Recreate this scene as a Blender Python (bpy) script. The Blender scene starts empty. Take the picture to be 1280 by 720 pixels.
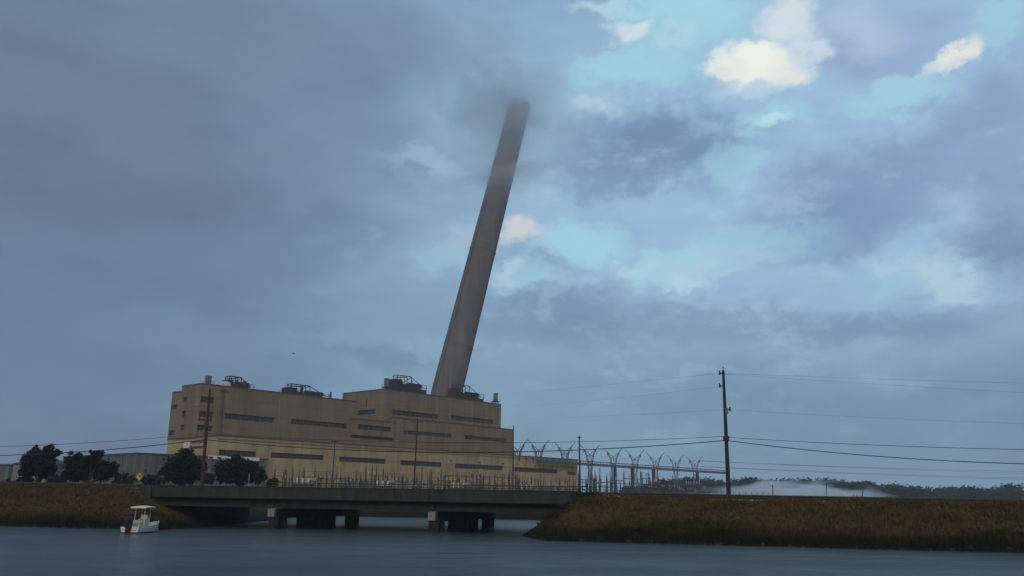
import bpy, math, random
from mathutils import Vector, Matrix, noise
random.seed(7)
C = bpy.context.scene.collection
SC = bpy.context.scene
R = math.radians

# ------------------------------------------------------------------ camera
CAMZ = 3.5
TH, RO, F = R(14.01), R(0.7), 1050.0
FW = Vector((0, math.cos(TH), math.sin(TH)))
UP0 = Vector((0, -math.sin(TH), math.cos(TH)))
RT0 = Vector((1, 0, 0))
RT = RT0*math.cos(RO) + UP0*math.sin(RO)
UP = UP0*math.cos(RO) - RT0*math.sin(RO)
cd = bpy.data.cameras.new('camera'); cam = bpy.data.objects.new('camera', cd); C.objects.link(cam)
cd.sensor_width = 36; cd.lens = F/1280*36; cd.clip_end = 20000; cd.clip_start = .1
m = Matrix((RT, UP, -FW)).transposed().to_4x4(); m.translation = (0, 0, CAMZ)
cam.matrix_world = m
SC.camera = cam

def ray(px, py): return FW*F + RT*(px-640) + UP*(360-py)
def P(px, py, Y):                       # point at ground distance Y on a sight line
    d = ray(px, py); k = Y/d.y
    return Vector((d.x*k, Y, CAMZ + d.z*k))
def hor(px): return 622 + .0122*(px-640)

# ------------------------------------------------------------------ helpers
class MB:
    def __init__(s): s.v = []; s.f = []
    def add(s, vs, fs):
        b = len(s.v); s.v += [Vector(v) for v in vs]; s.f += [tuple(b+i for i in f) for f in fs]; return s
    def box(s, x0, x1, y0, y1, z0, z1):
        return s.add([(x0,y0,z0),(x1,y0,z0),(x1,y1,z0),(x0,y1,z0),(x0,y0,z1),(x1,y0,z1),(x1,y1,z1),(x0,y1,z1)],
              [(0,3,2,1),(4,5,6,7),(0,1,5,4),(1,2,6,5),(2,3,7,6),(3,0,4,7)])
    def tube(s, p, q, r0, r1=None, n=6, cap=True):
        p = Vector(p); q = Vector(q); r1 = r0 if r1 is None else r1
        d = q-p
        if d.length < 1e-6: return s
        d.normalize(); a = d.orthogonal().normalized(); b = d.cross(a)
        vs = []
        for c, r in ((p, r0), (q, r1)):
            for i in range(n):
                t = 2*math.pi*i/n; vs.append(c + a*math.cos(t)*r + b*math.sin(t)*r)
        fs = [(i, (i+1) % n, n+(i+1) % n, n+i) for i in range(n)]
        if cap: fs += [tuple(reversed(range(n))), tuple(range(n, 2*n))]
        return s.add(vs, fs)
    def path(s, pts, r, n=5):
        for a, b in zip(pts, pts[1:]): s.tube(a, b, r, n=n, cap=False)
        return s
    def sweep(s, rings, cap=True):       # list of equal-length closed rings
        b = len(s.v); n = len(rings[0])
        for r in rings: s.v += [Vector(v) for v in r]
        for k in range(len(rings)-1):
            for i in range(n):
                s.f.append((b+k*n+i, b+k*n+(i+1) % n, b+(k+1)*n+(i+1) % n, b+(k+1)*n+i))
        if cap:
            s.f.append(tuple(b+i for i in reversed(range(n)))); s.f.append(tuple(b+(len(rings)-1)*n+i for i in range(n)))
        return s
    def prism(s, pts, axis_vec):
        a = Vector(axis_vec); n = len(pts)
        return s.sweep([[Vector(p) for p in pts], [Vector(p)+a for p in pts]])
    def build(s, name, mat, parent=None, smooth=False, world=False):
        me = bpy.data.meshes.new(name)
        vs = s.v
        if world and parent is not None:
            inv = ROOTM[parent.name].inverted(); vs = [inv @ v for v in vs]
        me.from_pydata([tuple(v) for v in vs], [], s.f); me.update()
        me.materials.append(mat)
        if smooth:
            me.polygons.foreach_set('use_smooth', [True]*len(me.polygons))
        o = bpy.data.objects.new(name, me); C.objects.link(o)
        if parent is not None:
            o.parent = parent
            if parent.name in ROOTM: ROOTM[o.name] = ROOTM[parent.name]
        return o
ROOTM = {}
def tag(o, label=None, cat=None, group=None, kind=None):
    if label: o['label'] = label
    if cat: o['category'] = cat
    if group: o['group'] = group
    if kind: o['kind'] = kind
    return o
def thing(name, label, cat, loc=(0,0,0), rz=0, group=None):
    o = bpy.data.objects.new(name, None); C.objects.link(o)
    o.location = loc; o.rotation_euler = (0,0,rz); o.empty_display_size = .5
    ROOTM[o.name] = Matrix.Translation(Vector(loc)) @ Matrix.Rotation(rz, 4, 'Z')
    return tag(o, label, cat, group)
def dup(root, loc, rz=None, scale=None, label=None):
    def cp(o, par):
        c = o.copy(); C.objects.link(c); c.parent = par
        for ch in [x for x in o.children]: cp(ch, c)
        return c
    r = cp(root, None); r.location = loc
    if rz is not None: r.rotation_euler = (0,0,rz)
    if scale is not None: r.scale = (scale,)*3
    if label: r['label'] = label
    return r

# ------------------------------------------------------------------ materials
def mat(name, col, rough=.8, var=.25, scale=3., metal=0., bump=0., col2=None, obj=True, spec=.3, seams=None, panels=None):
    M = bpy.data.materials.new(name); M.use_nodes = True; N = M.node_tree; nd = N.nodes; L = N.links
    b = nd['Principled BSDF']; b.inputs['Roughness'].default_value = rough; b.inputs['Metallic'].default_value = metal
    b.inputs['Specular IOR Level'].default_value = spec
    tc = nd.new('ShaderNodeTexCoord')
    n1 = nd.new('ShaderNodeTexNoise'); n1.inputs['Scale'].default_value = scale; n1.inputs['Detail'].default_value = 8; n1.inputs['Roughness'].default_value = .62
    L.new(tc.outputs['Object'], n1.inputs['Vector'])
    r = nd.new('ShaderNodeValToRGB'); r.color_ramp.elements[0].position = .3; r.color_ramp.elements[1].position = .7
    c2 = col2 or tuple(c*(1-var) for c in col); c1 = col if col2 else tuple(min(1, c*(1+var)) for c in col)
    r.color_ramp.elements[0].color = (*c2, 1); r.color_ramp.elements[1].color = (*c1, 1)
    L.new(n1.outputs['Fac'], r.inputs['Fac'])
    out = r.outputs['Color']
    if seams:                                   # (vertical streak scale, strength)
        mp = nd.new('ShaderNodeMapping'); mp.inputs['Scale'].default_value = (seams[0], seams[0], seams[0]*.04)
        L.new(tc.outputs['Object'], mp.inputs['Vector'])
        n2 = nd.new('ShaderNodeTexNoise'); n2.inputs['Scale'].default_value = 1; n2.inputs['Detail'].default_value = 5
        L.new(mp.outputs['Vector'], n2.inputs['Vector'])
        mr = nd.new('ShaderNodeMapRange'); mr.inputs['From Min'].default_value = .35; mr.inputs['From Max'].default_value = .7
        mr.inputs['To Min'].default_value = 1-seams[1]; mr.inputs['To Max'].default_value = 1+seams[1]*.4
        L.new(n2.outputs['Fac'], mr.inputs['Value'])
        mx = nd.new('ShaderNodeVectorMath'); mx.operation = 'SCALE'
        L.new(out, mx.inputs[0]); L.new(mr.outputs['Result'], mx.inputs['Scale']); out = mx.outputs['Vector']
    if panels:
        sx_ = nd.new('ShaderNodeSeparateXYZ'); L.new(tc.outputs['Object'], sx_.inputs[0])
        ad_ = nd.new('ShaderNodeMath'); ad_.operation = 'ADD'; L.new(sx_.outputs['X'], ad_.inputs[0]); L.new(sx_.outputs['Y'], ad_.inputs[1])
        cx_ = nd.new('ShaderNodeCombineXYZ'); L.new(ad_.outputs[0], cx_.inputs[0]); L.new(sx_.outputs['Z'], cx_.inputs[1])
        bt_ = nd.new('ShaderNodeTexBrick'); bt_.offset = 0; bt_.inputs['Scale'].default_value = 1; bt_.inputs['Brick Width'].default_value = panels[0]; bt_.inputs['Row Height'].default_value = panels[1]
        bt_.inputs['Mortar Size'].default_value = panels[2]; bt_.inputs['Mortar Smooth'].default_value = .3
        bt_.inputs['Color1'].default_value = (1,1,1,1); bt_.inputs['Color2'].default_value = (.93,.93,.93,1); bt_.inputs['Mortar'].default_value = (.72,.72,.72,1)
        L.new(cx_.outputs[0], bt_.inputs['Vector'])
        mb_ = nd.new('ShaderNodeVectorMath'); mb_.operation = 'MULTIPLY'; L.new(out, mb_.inputs[0]); L.new(bt_.outputs['Color'], mb_.inputs[1]); out = mb_.outputs[0]
    L.new(out, b.inputs['Base Color'])
    if bump:
        bp = nd.new('ShaderNodeBump'); bp.inputs['Strength'].default_value = bump; bp.inputs['Distance'].default_value = .1
        L.new(n1.outputs['Fac'], bp.inputs['Height']); L.new(bp.outputs['Normal'], b.inputs['Normal'])
    return M
MT = dict(
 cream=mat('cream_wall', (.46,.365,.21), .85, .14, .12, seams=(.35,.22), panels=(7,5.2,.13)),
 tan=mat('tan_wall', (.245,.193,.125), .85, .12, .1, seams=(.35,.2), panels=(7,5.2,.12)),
 coping=mat('dark_coping', (.09,.085,.075), .7),
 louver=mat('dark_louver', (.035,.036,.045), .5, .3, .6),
 frame=mat('window_frame_metal', (.12,.11,.10), .6),
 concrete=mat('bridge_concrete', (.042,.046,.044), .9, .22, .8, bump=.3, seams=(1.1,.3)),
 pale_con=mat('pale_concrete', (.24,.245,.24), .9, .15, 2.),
 dark_con=mat('dark_concrete', (.028,.027,.026), .9, .3, 1.2, bump=.3),  # mottled concrete, darker than the parapets, for girders, piers and abutments
 stack=mat('chimney_concrete', (.178,.168,.184), .9, .16, .07, seams=(.3,.2)),
 steel=mat('dark_steel', (.06,.055,.055), .6, .3, 2., metal=.2),
 rust=mat('rusty_steel', (.05,.03,.028), .8, .35, 1.),
 galv=mat('galvanised_steel', (.13,.145,.16), .55, .2, 2., metal=.3),
 tower=mat('tower_steel', (.10,.125,.15), .6, .2, 1.),
 rail=mat('guardrail_steel', (.05,.05,.05), .7, .35, 1.5),
 vent=mat('vent_steel', (.12,.16,.18), .5, .2, 1.),
 white=mat('white_paint', (.75,.75,.72), .5, .06, 2.),
 ivory=mat('ivory_duct', (.55,.53,.46), .6, .08, 1.),
 gelcoat=mat('boat_white', (.72,.74,.70), .25, .04, 2., spec=.5),
 blue=mat('blue_bottom_paint', (.03,.05,.42), .5, .15, 4.),
 black=mat('outboard_black', (.012,.014,.013), .3, .2, 2., spec=.5),
 console=mat('console_grey', (.42,.46,.40), .5, .1, 4.),
 wood=mat('pole_wood', (.035,.034,.036), .9, .3, 2., seams=(6,.3)),
 redwood=mat('creosote_wood', (.075,.035,.03), .9, .3, 2., seams=(6,.3)),
 cable=mat('cable_black', (.03,.03,.033), .6, .1),
 porcelain=mat('porcelain', (.55,.52,.50), .3, .1),
 shed=mat('grey_cladding', (.155,.165,.16), .7, .12, .3, seams=(.8,.35)),
 shedpale=mat('pale_cladding', (.24,.25,.24), .7, .12, .3, seams=(.8,.25)),
 roofgrey=mat('grey_roof', (.07,.075,.08), .8, .2, .4),
 asphalt=mat('asphalt', (.05,.05,.052), .9, .25, 1.),
 line=mat('road_paint', (.6,.6,.57), .8, .2, 4.),
 yellow=mat('sign_yellow', (.80,.42,.03), .5, .05),
 signred=mat('sign_dark_red', (.14,.035,.03), .6, .1),
 bark=mat('bark', (.05,.04,.032), .9, .3, 3.),
 leaf=mat('dark_leaves', (.011,.014,.008), .7, .5, .8, spec=.2),
 leaf2=mat('olive_leaves', (.016,.018,.009), .7, .5, .8, spec=.2),
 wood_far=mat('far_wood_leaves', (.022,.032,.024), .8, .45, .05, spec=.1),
 feather=mat('gull_feathers', (.08,.08,.085), .7, .2),
 rock=mat('shore_rock', (.03,.028,.026), .9, .4, 2.),
)

# grass materials vary over the bank
def grass_mat(name, k):
    M = bpy.data.materials.new(name); M.use_nodes = True; N = M.node_tree; nd = N.nodes; L = N.links
    b = nd['Principled BSDF']; b.inputs['Roughness'].default_value = .9; b.inputs['Specular IOR Level'].default_value = .1
    g = nd.new('ShaderNodeNewGeometry')
    n1 = nd.new('ShaderNodeTexNoise'); n1.inputs['Scale'].default_value = .16; n1.inputs['Detail'].default_value = 6; n1.inputs['Roughness'].default_value = .6
    mp = nd.new('ShaderNodeMapping'); mp.inputs['Scale'].default_value = (1, 2.2, 2.2)
    L.new(g.outputs['Position'], mp.inputs['Vector']); L.new(mp.outputs['Vector'], n1.inputs['Vector'])
    r = nd.new('ShaderNodeValToRGB'); e = r.color_ramp.elements
    e[0].position = .3; e[0].color = (.024*k, .030*k, .012*k, 1)
    e[1].position = .7; e[1].color = (.090*k, .046*k, .020*k, 1)
    x = e.new(.45); x.color = (.056*k, .047*k, .019*k, 1)
    x = e.new(.56); x.color = (.080*k, .058*k, .023*k, 1)
    L.new(n1.outputs['Fac'], r.inputs['Fac'])
    n2 = nd.new('ShaderNodeTexNoise'); n2.inputs['Scale'].default_value = 3; n2.inputs['Detail'].default_value = 3
    L.new(g.outputs['Position'], n2.inputs['Vector'])
    mr = nd.new('ShaderNodeMapRange'); mr.inputs['From Min'].default_value = .3; mr.inputs['From Max'].default_value = .7; mr.inputs['To Min'].default_value = .5; mr.inputs['To Max'].default_value = 1.4
    L.new(n2.outputs['Fac'], mr.inputs['Value'])
    # mud and wet marsh plants near the water line: the soil itself is darker there
    sp = nd.new('ShaderNodeSeparateXYZ'); L.new(g.outputs['Position'], sp.inputs[0])
    ad = nd.new('ShaderNodeMath'); ad.operation = 'MULTIPLY_ADD'; ad.inputs[1].default_value = 1.6; L.new(n1.outputs['Fac'], ad.inputs[0]); L.new(sp.outputs['Z'], ad.inputs[2])
    m2 = nd.new('ShaderNodeMapRange'); m2.inputs['From Min'].default_value = 1.25; m2.inputs['From Max'].default_value = 2.7; m2.interpolation_type = 'SMOOTHSTEP'
    L.new(ad.outputs[0], m2.inputs['Value'])
    sc = nd.new('ShaderNodeVectorMath'); sc.operation = 'SCALE'; L.new(r.outputs['Color'], sc.inputs[0]); L.new(mr.outputs['Result'], sc.inputs['Scale'])
    mx = nd.new('ShaderNodeMix'); mx.data_type = 'RGBA'; L.new(m2.outputs['Result'], mx.inputs[0])
    mx.inputs[6].default_value = (.012*k, .013*k, .009*k, 1); L.new(sc.outputs['Vector'], mx.inputs[7])
    L.new(mx.outputs[2], b.inputs['Base Color'])
    return M
MT['ground'] = grass_mat('bank_soil', .95)
MT['grass'] = grass_mat('bank_grass_blades', 1.6)

def water_mat():
    M = bpy.data.materials.new('river_water'); M.use_nodes = True; N = M.node_tree; nd = N.nodes; L = N.links
    b = nd['Principled BSDF']; b.inputs['Base Color'].default_value = (.062,.092,.112,1); b.inputs['Roughness'].default_value = .22; b.inputs['IOR'].default_value = 1.33
    g = nd.new('ShaderNodeNewGeometry')
    mp = nd.new('ShaderNodeMapping'); mp.inputs['Scale'].default_value = (.8, 1.3, 1); mp.inputs['Rotation'].default_value = (0,0,.25)
    L.new(g.outputs['Position'], mp.inputs['Vector'])
    n1 = nd.new('ShaderNodeTexNoise'); n1.inputs['Scale'].default_value = .55; n1.inputs['Detail'].default_value = 8; n1.inputs['Roughness'].default_value = .66
    L.new(mp.outputs['Vector'], n1.inputs['Vector'])
    n2 = nd.new('ShaderNodeTexNoise'); n2.inputs['Scale'].default_value = .07; n2.inputs['Detail'].default_value = 5
    L.new(mp.outputs['Vector'], n2.inputs['Vector'])
    mr = nd.new('ShaderNodeMapRange'); mr.inputs['From Min'].default_value=.35; mr.inputs['From Max'].default_value=.65; mr.inputs['To Min'].default_value=.35; mr.inputs['To Max'].default_value=1.0
    L.new(n2.outputs['Fac'], mr.inputs['Value'])
    mp2 = nd.new('ShaderNodeMapping'); mp2.inputs['Scale'].default_value = (.35, 1, 1); mp2.inputs['Rotation'].default_value = (0,0,.12); L.new(g.outputs['Position'], mp2.inputs['Vector'])
    n3 = nd.new('ShaderNodeTexNoise'); n3.inputs['Scale'].default_value = .33; n3.inputs['Detail'].default_value = 4; n3.inputs['Roughness'].default_value = .55; n3.inputs['Distortion'].default_value = .6
    L.new(mp2.outputs[0], n3.inputs['Vector'])
    bw2 = nd.new('ShaderNodeBump'); bw2.inputs['Distance'].default_value = 2.6; bw2.inputs['Strength'].default_value = .75; L.new(n3.outputs['Fac'], bw2.inputs['Height'])
    bp = nd.new('ShaderNodeBump'); bp.inputs['Distance'].default_value = .8; L.new(bw2.outputs['Normal'], bp.inputs['Normal'])
    L.new(mr.outputs['Result'], bp.inputs['Strength'])
    L.new(n1.outputs['Fac'], bp.inputs['Height']); L.new(bp.outputs['Normal'], b.inputs['Normal'])
    return M
MT['water'] = water_mat()

# ------------------------------------------------------------------ causeway frame: s along the road, t away from the camera
PL = Vector((-59.15, 100)); PR = Vector((42.58, 72)); E = (PR-PL).normalized(); NN = Vector((-E.y, E.x)); WL = (PR-PL).length
CRZ = math.atan2(E.y, E.x)
def W(s, t, z=0): q = PL + E*s + NN*t; return Vector((q.x, q.y, z))
def ST(x, y): q = Vector((x, y))-PL; return q.dot(E), q.dot(NN)
def sline(px, t=0):
    k = ray(px, hor(px)); k = k.x/k.y
    a = PL + NN*t
    return (k*a.y-a.x)/(E.x-k*E.y)
def zr(s): return 3.8 - .8*max(-.6, min(1.6, s/WL))
SB0, SB1 = sline(190), sline(722)      # the bridge's ends
def sm(a, b, x):
    x = max(0, min(1, (x-a)/(b-a))); return x*x*(3-2*x)
def height(s, t):
    n = noise.noise(Vector((s*.13, t*.2, 3.1)))*.9 + noise.noise(Vector((s*.5, t*.6, 1.1)))*.35
    top = zr(s)+.28 - (.45 if -.2 < t < 22.3 else 0)
    sh = (-7.2 if s < 40 else -8.7) + n*.7
    if t < -1.2:
        k = (t-sh)/(-1.2-sh)
        f = top*(max(k, 0)**.75) if k > 0 else k*1.6
        f += (n*.5 + noise.noise(Vector((s*.9, t*1.1, 5.)))*.22)*sm(0, .3, k)*sm(1.0, .7, k)
    elif t < 22.6: f = top
    else: f = top + (2.0-top)*sm(22.6, 31, t) 
    if t > 31: f = 2.0 + n*.12
    # channel cut
    if t < 62:
        sl = 27.5 - .3*max(0, t) + n*1.0 - min(0, t)*.0
        sr = 62.4 + n*.8 + max(0, t-20)*.05 - min(0, t)*.5
        cl = (sl-s)/8.5*3.9 if s > SB0-8 or t > 0 else 99
        cr = (s-sr)/6.2*3.6
        c = max(cl, cr)
        if t < -2: c = max(c, -1.4)
        f = min(f, max(c, -1.6))
    far = (t-57-n*1.2)/5*2.6
    if 50 < t < 75: f = max(f, min(2.1, far)) if f < 1.9 else f
    if sh-3 > t: f = min(f, -1.6)
    return max(-1.8, f)
def grid(a): return a
ss = [-2500,-1500,-900,-500,-300,-180,-120,-80,-60] + [-45+.6*i for i in range(int(190/.6))] + [150,170,200,260,350,500,800,1300,2200,3000]
ts = [-18,-14,-12] + [-11+.45*i for i in range(int(45/.45))] + [35+1.2*i for i in range(35)] + [80,90,110,140,180,240,320,450,650,900,1300,2000,3200,5000,8000]
tb = MB()
for t in ts:
    for s in ss: tb.v.append(W(s, t, height(s, t)))
ns = len(ss)
for j in range(len(ts)-1):
    for i in range(ns-1): tb.f.append((j*ns+i, j*ns+i+1, (j+1)*ns+i+1, (j+1)*ns+i))
g = tb.build('ground', MT['ground'], smooth=True); tag(g, kind='structure')
wb = MB(); wb.add([(-2500,-300,0),(2500,-300,0),(2500,400,0),(-2500,400,0)], [(0,1,2,3)])
tag(wb.build('water', MT['water']), kind='structure')

# road surface, kept off the bridge's own deck
def strip(name, m_, s0, s1, t0, t1, dz, n=40):
    b = MB()
    for i in range(n+1):
        s = s0+(s1-s0)*i/n
        b.v += [W(s, t0, zr(s)+dz), W(s, t1, zr(s)+dz)]
    for i in range(n): b.f.append((2*i, 2*i+2, 2*i+3, 2*i+1))
    return tag(b.build(name, m_), kind='structure')
strip('road', MT['asphalt'], -80, SB0, .9, 21.2, .0)
strip('road', MT['asphalt'], SB1, 180, .9, 21.2, .0)
for a_, b_ in ((-80, SB0), (SB1, 180)):
    for t in (1.6, 10.9, 11.2, 20.5): strip('road_marking', MT['line'], a_, b_, t, t+.12, .006)

# bank grass
def blades(cond, n, hmin, hmax, srange, trange, mname, name, seed):
    rnd = random.Random(seed); b = MB(); k = 0
    vs, fs = [], []
    for _ in range(n*3):
        if k >= n: break
        s = rnd.uniform(*srange); t = rnd.uniform(*trange)
        z = height(s, t)
        if not cond(s, t, z): continue
        c = noise.noise(Vector((s*.35, t*.5, 8)))
        if c < -.25 and rnd.random() < .7: continue
        h = rnd.uniform(hmin, hmax)*(1+.9*max(0, c))
        p = W(s, t, z-.05); a = rnd.uniform(0, math.pi); w = rnd.uniform(.03, .08)
        d = Vector((math.cos(a)*w, math.sin(a)*w, 0)); q = p + Vector((rnd.gauss(0, .3)*h, rnd.gauss(0, .3)*h, h))
        i = len(vs); vs += [p-d, p+d, q]; fs.append((i, i+1, i+2)); k += 1
    b.v = vs; b.f = fs
    return b.build(name, MT[mname])
gr = blades(lambda s, t, z: z > .25 and (s < SB0+9 or s > SB1-7), 85000, .12, .42, (-12, 118), (-9.5, -.6), 'grass', 'bank_grass', 3)
tag(gr, 'rough brown and green grass covering the river banks', 'grass', kind='stuff')
gr = blades(lambda s, t, z: .05 < z < 1.0 and (s < SB0+9 or s > SB1-7), 16000, .25, .65, (-12, 118), (-9.5, -5), 'grass', 'marsh_reeds', 4)
gr2_ = 0
tag(gr, 'dark reeds and marsh plants fringing the waterline', 'reeds', kind='stuff')
# tussocks: taller dry clumps
rnd = random.Random(33); vs, fs = [], []
for _ in range(620):
    s = rnd.choice((rnd.uniform(-12, SB0+4), rnd.uniform(SB1-5, 116), rnd.uniform(SB1-5, 116))); t = rnd.uniform(-8.8, -.7)
    z0 = height(s, t)
    if z0 < .12: continue
    h0 = rnd.uniform(.35, .85); r0 = rnd.uniform(.15, .4)
    for q_ in range(38):
        a = rnd.uniform(0, 2*math.pi); rr = r0*rnd.random()**.5; p = W(s, t, z0-.05)+Vector((math.cos(a)*rr, math.sin(a)*rr, 0))
        h = h0*rnd.uniform(.5, 1.1); q = p+Vector((math.cos(a)*rr*1.4, math.sin(a)*rr*1.4, h)); w_ = rnd.uniform(.02,.05); a2 = rnd.uniform(0, math.pi); d = Vector((math.cos(a2)*w_, math.sin(a2)*w_, 0))
        i = len(vs); vs += [p-d, p+d, q]; fs.append((i, i+1, i+2))
b = MB(); b.v = vs; b.f = fs; tag(b.build('tussocks', MT['grass']), 'taller dry grass tussocks scattered over the banks', 'grass', kind='stuff')
rb = MB(); rnd = random.Random(9)
for _ in range(700):
    s = rnd.uniform(-10, 118); t = rnd.uniform(-9.8, -7)
    z = height(s, t)
    if not (-.2 < z < .35) or SB0+9 < s < SB1-7: continue
    c = W(s, t, z); r = rnd.uniform(.08, .26)
    ring = lambda zz, rr: [c+Vector((math.cos(a)*rr*rnd.uniform(.7,1.2), math.sin(a)*rr*rnd.uniform(.7,1.2), zz)) for a in [i*math.pi/3 for i in range(6)]]
    rb.sweep([ring(-r*.5, r), ring(r*.2, r*.95), ring(r*.6, r*.5)])
tag(rb.build('shore_rubble', MT['rock']), 'scattered dark stones along the muddy waterline', 'stones', kind='stuff')

# ------------------------------------------------------------------ bridge
RB = 'low concrete road bridge on piled piers across the channel'
br = thing('road_bridge', RB, 'bridge', W(0, 0, 0), CRZ)
def pz(s): return 4.33 - .20*(s-SB0)/(SB1-SB0)       # parapet top
def sbox(b, s0, s1, t0, t1, z0, z1, n=1, zf=None):  # box sloping with the road (local coords of the bridge root: x=s, y=t)
    zf = zf or pz
    a, c = zf(s0), zf(s1)
    return b.add([(s0,t0,z0+a),(s1,t0,z0+c),(s1,t1,z0+c),(s0,t1,z0+a),(s0,t0,z1+a),(s1,t0,z1+c),(s1,t1,z1+c),(s0,t1,z1+a)],
        [(0,3,2,1),(4,5,6,7),(0,1,5,4),(1,2,6,5),(2,3,7,6),(3,0,4,7)])
b = MB(); sbox(b, SB0+.02, SB1-.02, .35, 21.65, -1.16, -.86); b.build('deck', MT['asphalt'], br)
spans = [SB0, 35.3-.2+.2, 53.2, SB1]
spans = [SB0, 35.5, 53.4, SB1]
for t0 in (0, 21.65):
    for a_, c_ in zip(spans, spans[1:]):
        b = MB(); sbox(b, a_+.03, c_-.03, t0, t0+.35, -1.18, -.04); sbox(b, a_+.03, c_-.03, t0-.05, t0+.40, -.04, .05)
        b.build('parapet', MT['concrete'], br)
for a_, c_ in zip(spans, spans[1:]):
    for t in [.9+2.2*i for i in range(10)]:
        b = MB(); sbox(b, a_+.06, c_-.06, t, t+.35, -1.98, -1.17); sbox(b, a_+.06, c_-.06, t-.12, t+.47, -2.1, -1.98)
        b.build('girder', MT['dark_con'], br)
piles = [1.3, 2.9, 7.1, 8.9, 10.7, 12.5, 14.3, 19.2, 20.8]
for s in (35.3, 53.2):
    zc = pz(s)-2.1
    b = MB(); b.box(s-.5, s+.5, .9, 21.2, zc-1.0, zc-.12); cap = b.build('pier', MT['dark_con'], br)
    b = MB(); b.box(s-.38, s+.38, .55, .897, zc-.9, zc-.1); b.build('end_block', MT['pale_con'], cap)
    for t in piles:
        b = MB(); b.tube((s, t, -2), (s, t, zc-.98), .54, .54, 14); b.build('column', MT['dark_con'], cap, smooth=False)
    for i in range(9):
        b = MB(); b.box(s-.3, s+.3, 1.+2.2*i-.1, 1.+2.2*i+.25, zc-.118, zc-.003); b.build('light_gap_bearing', MT['pale_con'], cap)  # bearing pads, pale tone stands in for light showing through the gaps
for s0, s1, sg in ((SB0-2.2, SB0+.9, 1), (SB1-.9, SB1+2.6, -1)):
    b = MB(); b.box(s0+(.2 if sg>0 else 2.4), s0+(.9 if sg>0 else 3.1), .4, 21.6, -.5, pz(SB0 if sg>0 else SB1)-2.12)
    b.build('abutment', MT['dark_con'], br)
b = MB(); b.box(SB0-1.5, SB0-.1, -.15, .25, 2.2, 4.1); b.build('wing_wall', MT['concrete'], br)
b = MB(); b.box(SB1+.1, SB1+1.7, -.15, .25, 2.2, 3.9); b.build('wing_wall', MT['concrete'], br)
# steel handrails on the parapets
for t in (21.8,):
    b = MB(); s = SB0+.5
    while s < SB1-.4:
        b.box(s-.04, s+.04, t-.04, t+.04, pz(s)+.05, pz(s)+.75); s += 2.0
    sbox(b, SB0+.2, SB1-.2, t-.05, t+.05, .67, .77); sbox(b, SB0+.2, SB1-.2, t-.03, t+.03, .36, .43)
    b.build('handrail', MT['rail'], br)
# expansion joint marks (narrow vertical steel covers)
for s in (35.5, 53.4):
    for ds in (0,):
        b = MB(); b.box(s-.08, s+.08, -.06, -.052, pz(s)-1.1, pz(s)-.06); b.build('joint_cover', MT['rail'], br)

# ------------------------------------------------------------------ guardrails
def guardrail(s0, s1, t, zoff, label, face=-1):
    root = thing('guardrail', label, 'guardrail', W(s0, t, zr(s0)), CRZ, 'steel guardrails along the causeway')
    prof = [(0,.42),(.06,.47),(.06,.53),(0,.58),(.06,.63),(.06,.69),(0,.74)]
    b = MB(); rings = []
    n = int((s1-s0)/4)
    for i in range(n+1):
        s = s0+(s1-s0)*i/n; z = zr(s)-zr(s0)+zoff
        rings.append([(s-s0, face*(y+.04), z+h) for y, h in prof] + [(s-s0, face*(y+.025), z+h) for y, h in reversed(prof)])
    b.sweep(rings); b.build('rail', MT['rail'], root)
    i = 0; s = s0+.6; k = 0
    while s < s1-.2 and k < 95:
        b = MB(); z = zr(s)-zr(s0)+zoff; b.box(s-s0-.08, s-s0+.08, -.07 if face<0 else -.1, .1, z-.9, z+.72); b.build('post', MT['rail'], root); s += 3.8 if (s1-s0) < 130 else 4; k += 1
guardrail(-14, SB0-1.6, .35, .06, 'low dark steel guardrail left of the bridge, nearest the river')
guardrail(SB1+1.8, 150, .35, .10, 'long dark steel guardrail right of the bridge, nearest the river')
guardrail(-14, SB0-1., 21.9, .06, 'dark guardrail on the far road edge left of the bridge', 1)
guardrail(SB1+1., 150, 21.9, .02, 'dark guardrail on the far road edge right of the bridge', 1)

# ------------------------------------------------------------------ power station
A = R(41.2)
BZ = R(90)-A
Y0 = 300.0
OB = P(270, 600, Y0); OB = Vector((P(270, 560, Y0).x, Y0, 2.0)) if False else Vector(((270-640)/1082*Y0, Y0, 2.0))
US = Vector((math.sin(A), math.cos(A))); VS = Vector((-math.cos(A), math.sin(A)))
def fr(px, py, v):                       # sight line meets plane v -> (u, z)
    d = ray(px, py); o = Vector((OB.x, OB.y)) + VS*v
    # k*d.xy = o + u*US
    k = (o.x*US.y - o.y*US.x)/(d.x*US.y - d.y*US.x)
    q = Vector((d.x*k, d.y*k)) - o
    return q.dot(US), CAMZ + d.z*k
def sd(px, py, u):                       # sight line meets plane u -> (v, z)
    d = ray(px, py); o = Vector((OB.x, OB.y)) + US*u
    k = (o.x*VS.y - o.y*VS.x)/(d.x*VS.y - d.y*VS.x)
    q = Vector((d.x*k, d.y*k)) - o
    return q.dot(VS), CAMZ + d.z*k
def bw(u, v, z): q = Vector((OB.x, OB.y)) + US*u + VS*v; return Vector((q.x, q.y, z))
G0 = 2.0
V1 = 15.8
uc, _ = fr(445, 503, V1)
zT1 = sd(241, 482, 0)[1]
vT3 = V1-2.2; vT2 = V1+1.2
u3, zT3 = fr(492.6, 522.7, vT3)
u2, zT2 = fr(481, 487, vT2)
vT2b = sd(428, 500, u2)[0]
zL = fr(270, 545, 0)[1]
uLR = fr(722, 600, 0)[0]
uT2R = fr(626, 530, vT2)[0]
uT3R = fr(641.5, 560, vT3)[0]
vT1b = sd(224, 520, 0)[0]
vLb = sd(208.5, 560, 0)[0]
zLB = sd(214, 492, 0)[1]
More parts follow.
